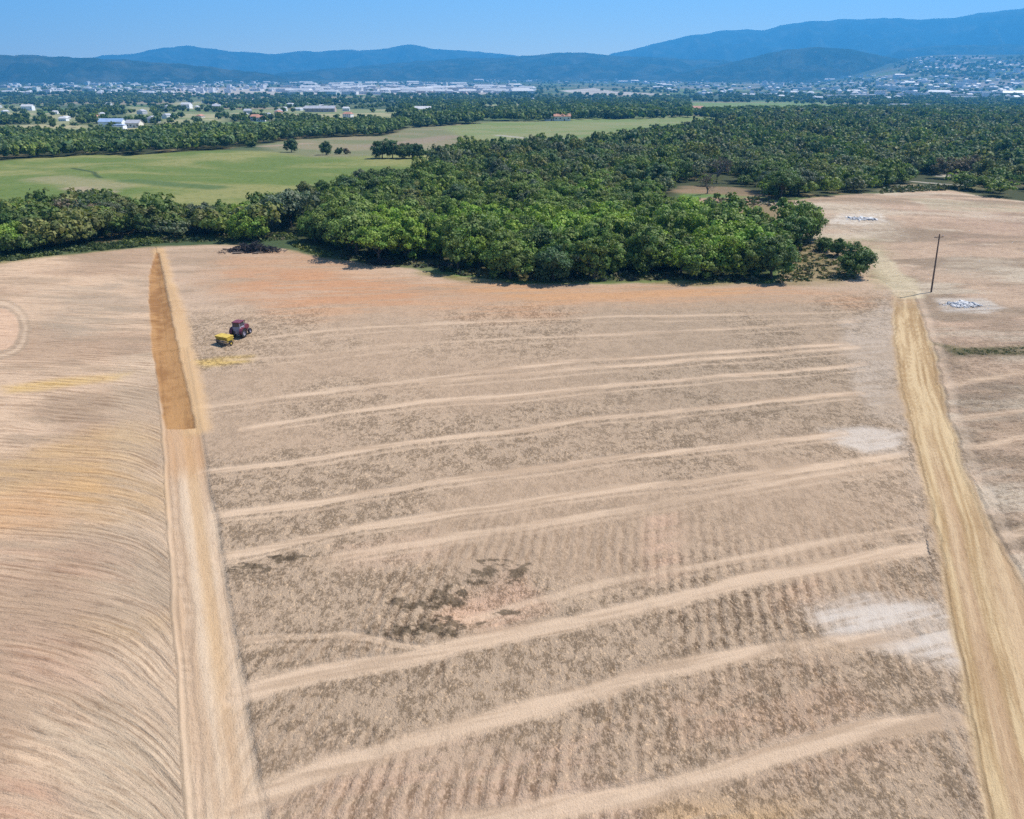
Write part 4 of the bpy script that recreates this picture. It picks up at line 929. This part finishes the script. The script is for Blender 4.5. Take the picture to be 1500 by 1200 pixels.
# ------------------------------------------------------------------ buildings
def building(px, py, w, d, h, rz, wall, roofm, label, name='house', kind='gable', wins=4, cat='house'):
    g = at1(px, py); o = empty(name, (g[0], g[1], zg(g[0], g[1])), rz, label=label, cat=cat); o['group'] = 'buildings among the far trees'
    c = MB().box((0, 0, h / 2 - .5), (w, d, h + 1)); 
    if kind == 'gable':
        rh = d * .24; c.prism([(-d / 2, h), (d / 2, h), (0, h + rh)], -w / 2 + .01, w / 2 - .01)
        v = c.v[-6:]; c.v[-6:] = [(q[1], q[0], q[2]) for q in v]
    wl = c.build('wall', WALLM, o); wl.color = (*wall, 1)
    rf = MB()
    if kind == 'gable':
        ov = .5
        for s in (-1, 1): rf.add([(-w / 2 - ov, s * (d / 2 + ov), h - ov * .48 + .12), (w / 2 + ov, s * (d / 2 + ov), h - ov * .48 + .12), (w / 2 + ov, 0, h + rh + .12), (-w / 2 - ov, 0, h + rh + .12),
                                  (-w / 2 - ov, s * (d / 2 + ov), h - ov * .48 + .3), (w / 2 + ov, s * (d / 2 + ov), h - ov * .48 + .3), (w / 2 + ov, 0, h + rh + .3), (-w / 2 - ov, 0, h + rh + .3)],
                                 [(0, 1, 2, 3), (4, 5, 6, 7), (0, 1, 5, 4), (1, 2, 6, 5), (2, 3, 7, 6), (3, 0, 4, 7)])
    else: rf.box((0, 0, h + .65), (w + .6, d + .6, .25))
    rf.build('roof', roofm, o)
    for k in range(wins):
        xx = -w / 2 + (k + .5) * w / wins
        if k == wins // 2: MB().box((xx, -d / 2 - .03, 1.1), (1.1, .1, 2.2)).build('door', GLASS, o)
        else: MB().box((xx, -d / 2 - .03, h * .55), (min(1.6, w / wins * .5), .1, 1.3)).build('window', GLASS, o)
WH = (.80, .80, .82); CR = (.72, .66, .56)
building(166, 187, 22, 11, 5.5, .05, WH, BLUEROOF, 'white farm building with a blue grey roof before the tree belt')
building(176, 190, 9, 8, 3.2, .05, WH, BLUEROOF, 'low white wing in front of the blue-roofed farm building', kind='flat', wins=2)
building(804, 177, 8, 8, 4, .1, WH, PALEROOF, 'small white cottage at the far edge of the green strip', wins=2)
building(823, 177, 17, 9, 4.5, .05, CR, TILE, 'cream house under a red tiled roof beyond the green strip')
building(42, 162, 18, 12, 7, .1, WH, PALEROOF, 'white gabled house standing among far trees on the left plain')
building(274, 159, 16, 12, 7, -.1, WH, PALEROOF, 'white house with a pale roof left of the middle of the plain')
building(198, 187, 12, 10, 4, .0, CR, GREYROOF, 'cream shed right of the blue-roofed farm building')
building(318, 160, 13, 11, 5, .2, CR, GREYROOF, 'cream house with a grey roof on the dry lots')
building(1332, 157, 78, 18, 5, .04, WH, PALEROOF, 'long white shed lying behind the dark wood below the town', 'shed', 'flat', 8, 'shed')
building(1021, 165, 14, 11, 6, 0, WH, TILE, 'white house at the left end of the far bright green field')
building(470, 164, 44, 14, 5, .02, (.42, .33, .28), GREYROOF, 'long low brown building in the tree belt', 'barn', 'gable', 6, 'barn')
building(620, 167, 20, 12, 6, .0, WH, PALEROOF, 'white house in the gap of the long tree belt')
building(905, 173, 24, 9, 4, .0, (.5, .34, .28), TILE, 'low red-roofed barn along the far side of the green strip', 'barn', 'gable', 4, 'barn')

# town: hundreds of little houses and long sheds under the hills
def house_mesh(name, w, d, h, roofm, flat, seed):
    m = MB().box((0, 0, h / 2 - 2), (w, d, h + 4), 0)
    if flat: m.box((0, 0, h + .25), (w + .6, d + .6, .5), 1); m.box((w * .2, 0, h + 1.1), (w * .18, d * .3, 1.2), 1)
    else:
        rh = d * .26
        V = [(-w / 2 - .5, -d / 2 - .5, h), (w / 2 + .5, -d / 2 - .5, h), (w / 2 + .5, d / 2 + .5, h), (-w / 2 - .5, d / 2 + .5, h), (-w / 2 + d * .18, 0, h + rh), (w / 2 - d * .18, 0, h + rh)]
        m.add(V, [(0, 1, 5, 4), (2, 3, 4, 5), (1, 2, 5), (3, 0, 4), (3, 2, 1, 0)], 1)
    n = max(2, int(w / 3.2))
    for k in range(n):
        for lv in range(max(1, int(h / 3))): m.box((-w / 2 + (k + .5) * w / n, -d / 2 - .02, 1.6 + lv * 3), (1.2, .1, 1.4), 2)
    me = bpy.data.meshes.new(name); me.from_pydata(m.v, [], m.f); [me.materials.append(q) for q in (WALLM, roofm, GLASS)]; me.polygons.foreach_set('material_index', m.mi); return me
HP = [('tile', 'red tile roof', house_mesh('house_tile', 13, 10, 6, TILE, False, 0)), ('tile', 'red tile roof', house_mesh('house_tile_long', 17, 10, 3.5, TILE, False, 1)),
      ('grey', 'grey roof', house_mesh('house_grey', 14, 11, 5, GREYROOF, False, 2)), ('pale', 'pale flat roof', house_mesh('house_flat', 15, 12, 7, PALEROOF, True, 3)),
      ('block', 'pale flat roof', house_mesh('block_flat', 22, 12, 13, PALEROOF, True, 4))]
SP = [('shed', 'pale flat roof', house_mesh('shed_long', 64, 26, 8, PALEROOF, True, 5)), ('shed', 'grey flat roof', house_mesh('shed_wide', 44, 24, 7, GREYROOF, True, 6)), ('shed', 'pale pitched roof', house_mesh('shed_gable', 56, 18, 7, PALEROOF, False, 7))]
SETS = ((([(0, 120), (150, 117), (420, 118), (420, 134), (240, 139), (0, 139)]), 260, .22, 'in the left town under the dark hill'),
        (([(420, 122), (600, 121), (780, 128), (770, 138), (420, 139)]), 330, .62, 'in the pale industrial quarter amid the plain'),
        (([(680, 113), (1000, 112), (1000, 124), (700, 122)]), 130, .2, 'in the thin far town under middle hills'),
        (([(960, 118), (1180, 112), (1500, 110), (1500, 147), (1200, 147), (1040, 142), (960, 134)]), 400, .08, 'in the wide town below the low hill'),
        (([(1310, 84), (1400, 84), (1500, 92), (1500, 108), (1340, 106)]), 120, .05, 'on the slope at the foot of the mountains'),
        (([(0, 150), (600, 146), (1000, 142), (1000, 150), (600, 176), (0, 182)]), 60, .05, 'scattered singly among the trees of the plain'))
hs = []
for si, (poly, n, ps, zone) in enumerate(SETS):
    P3, p2 = pxscatter(poly, n, 40 + si)
    for g in P3:
        shed = rng.random() < ps; k = int(rng.integers(3)) if shed else int(rng.choice(5, p=[.27, .2, .2, .23, .10])); s = rng.uniform(.9, 1.6)
        if si == 5: shed = False; k = min(k, 2); s = rng.uniform(.55, .85)
        w = [(.70, .69, .67), (.64, .61, .56), (.60, .54, .46), (.52, .52, .55), (.56, .44, .37)][int(rng.choice(5, p=[.42, .2, .16, .14, .08]))]
        hs.append((g, shed, k, s, float(rng.choice([0, pi / 2]) * (not shed) + rng.normal() * .25 - .1), w, zone))
hd_ = np.array([(50 if h[1] else 15) * h[3] / hypot(h[0][0], h[0][1]) for h in hs]); ho = np.argsort(-hd_)
WN = {(.70, .69, .67): 'white', (.64, .61, .56): 'off-white', (.60, .54, .46): 'cream', (.52, .52, .55): 'pale grey', (.56, .44, .37): 'dusty pink'}
VV, FF, MI, CC, o_ = [], [], [], [], 0
for rank, i in enumerate(ho):
    g, shed, k, s, rz, w, zone = hs[i]; kd, rn, me = (SP if shed else HP)[k]
    if rank < 290:
        o = link('shed' if shed else 'town_house', me, None, (g[0], g[1], g[2])); o.rotation_euler = (0, 0, rz); o.scale = (s, s, s); o.color = (*w, 1)
        what = 'long shed' if shed else 'tall block' if kd == 'block' else 'little house'
        tag(o, f'{WN[w]} {what}, {rn}, {zone}', 'shed' if shed else 'house', ('sheds ' if shed else 'houses ') + zone)
    else:
        v = np.empty(len(me.vertices) * 3); me.vertices.foreach_get('co', v); v = v.reshape(-1, 3) * s; v = np.stack([v[:, 0] * cos(rz) - v[:, 1] * sin(rz), v[:, 0] * sin(rz) + v[:, 1] * cos(rz), v[:, 2]], -1) + g
        for p in me.polygons: FF.append([q + o_ for q in p.vertices]); MI.append(p.material_index)
        VV.append(v); o_ += len(v)
me = bpy.data.meshes.new('town'); me.from_pydata(np.concatenate(VV).tolist(), [], FF); [me.materials.append(q) for q in (WALLM, PALEROOF, GLASS)]; me.polygons.foreach_set('material_index', MI)
o = tag(link('town', me), 'mass of tiny pale houses spread over the far plain', 'town', kind='stuff'); o.color = (.74, .73, .73, 1)
print('town', round(time.time() - T0, 1))

# ------------------------------------------------------------------ air
hb = MB().box((0, 0, 560), (31600, 31600, 1300)); hz = hb.build('haze', []); tag(hz, 'blue haze over the whole valley', 'haze', kind='stuff')
t = NT('haze'); vp = t.n('ShaderNodeVolumePrincipled'); vp.inputs['Color'].default_value = (.09, .48, 1.0, 1); vp.inputs['Density'].default_value = 1.2e-4; vp.inputs['Anisotropy'].default_value = .15
mo = t.n('ShaderNodeOutputMaterial'); t.l(vp.outputs[0], mo.inputs['Volume']); hz.data.materials.clear(); hz.data.materials.append(t.m)
try: t.m.volume_intersection_method = 'FAST'
except Exception: pass

# ------------------------------------------------------------------ sky, sun, camera
w = bpy.data.worlds.new('World'); SC.world = w; w.use_nodes = True; nt = w.node_tree; nt.nodes.clear()
sk = nt.nodes.new('ShaderNodeTexSky'); sk.sky_type = 'NISHITA'; sk.sun_disc = False; sk.sun_elevation = SUN_EL; sk.sun_rotation = SUN_ROT; sk.air_density = 1.0; sk.dust_density = .0; sk.ozone_density = 1.0; sk.altitude = 1500
bg = nt.nodes.new('ShaderNodeBackground'); bg.inputs[1].default_value = .13; wo = nt.nodes.new('ShaderNodeOutputWorld'); nt.links.new(sk.outputs[0], bg.inputs[0]); nt.links.new(bg.outputs[0], wo.inputs[0])
sl = bpy.data.lights.new('sun', 'SUN'); sl.energy = 5.0; sl.angle = radians(.5); sl.color = (1.0, .955, .89)
so_ = bpy.data.objects.new('sun', sl); C.objects.link(so_)
from mathutils import Vector
sd_ = Vector((sin(SUN_ROT) * cos(SUN_EL), cos(SUN_ROT) * cos(SUN_EL), sin(SUN_EL))); so_.rotation_euler = (-sd_).to_track_quat('-Z', 'Y').to_euler(); so_.location = (60, 40, 90)
cd = bpy.data.cameras.new('camera'); co = bpy.data.objects.new('camera', cd); C.objects.link(co); co.location = (0, 0, CAMZ); co.rotation_euler = (pi / 2 - PITCH, 0, 0)
cd.sensor_fit = 'HORIZONTAL'; cd.sensor_width = 36; cd.lens = 36 * FPX / 1500; cd.clip_start = .5; cd.clip_end = 60000; SC.camera = co
SC.view_settings.view_transform = 'Standard'; SC.view_settings.look = 'None'; SC.view_settings.exposure = .65; SC.view_settings.gamma = 1
cy = SC.cycles; cy.use_denoising = False; cy.max_bounces = 5; cy.diffuse_bounces = 3; cy.transmission_bounces = 3; cy.volume_bounces = 0; cy.transparent_max_bounces = 4; cy.caustics_reflective = False; cy.caustics_refractive = False
print('done', round(time.time() - T0, 1))
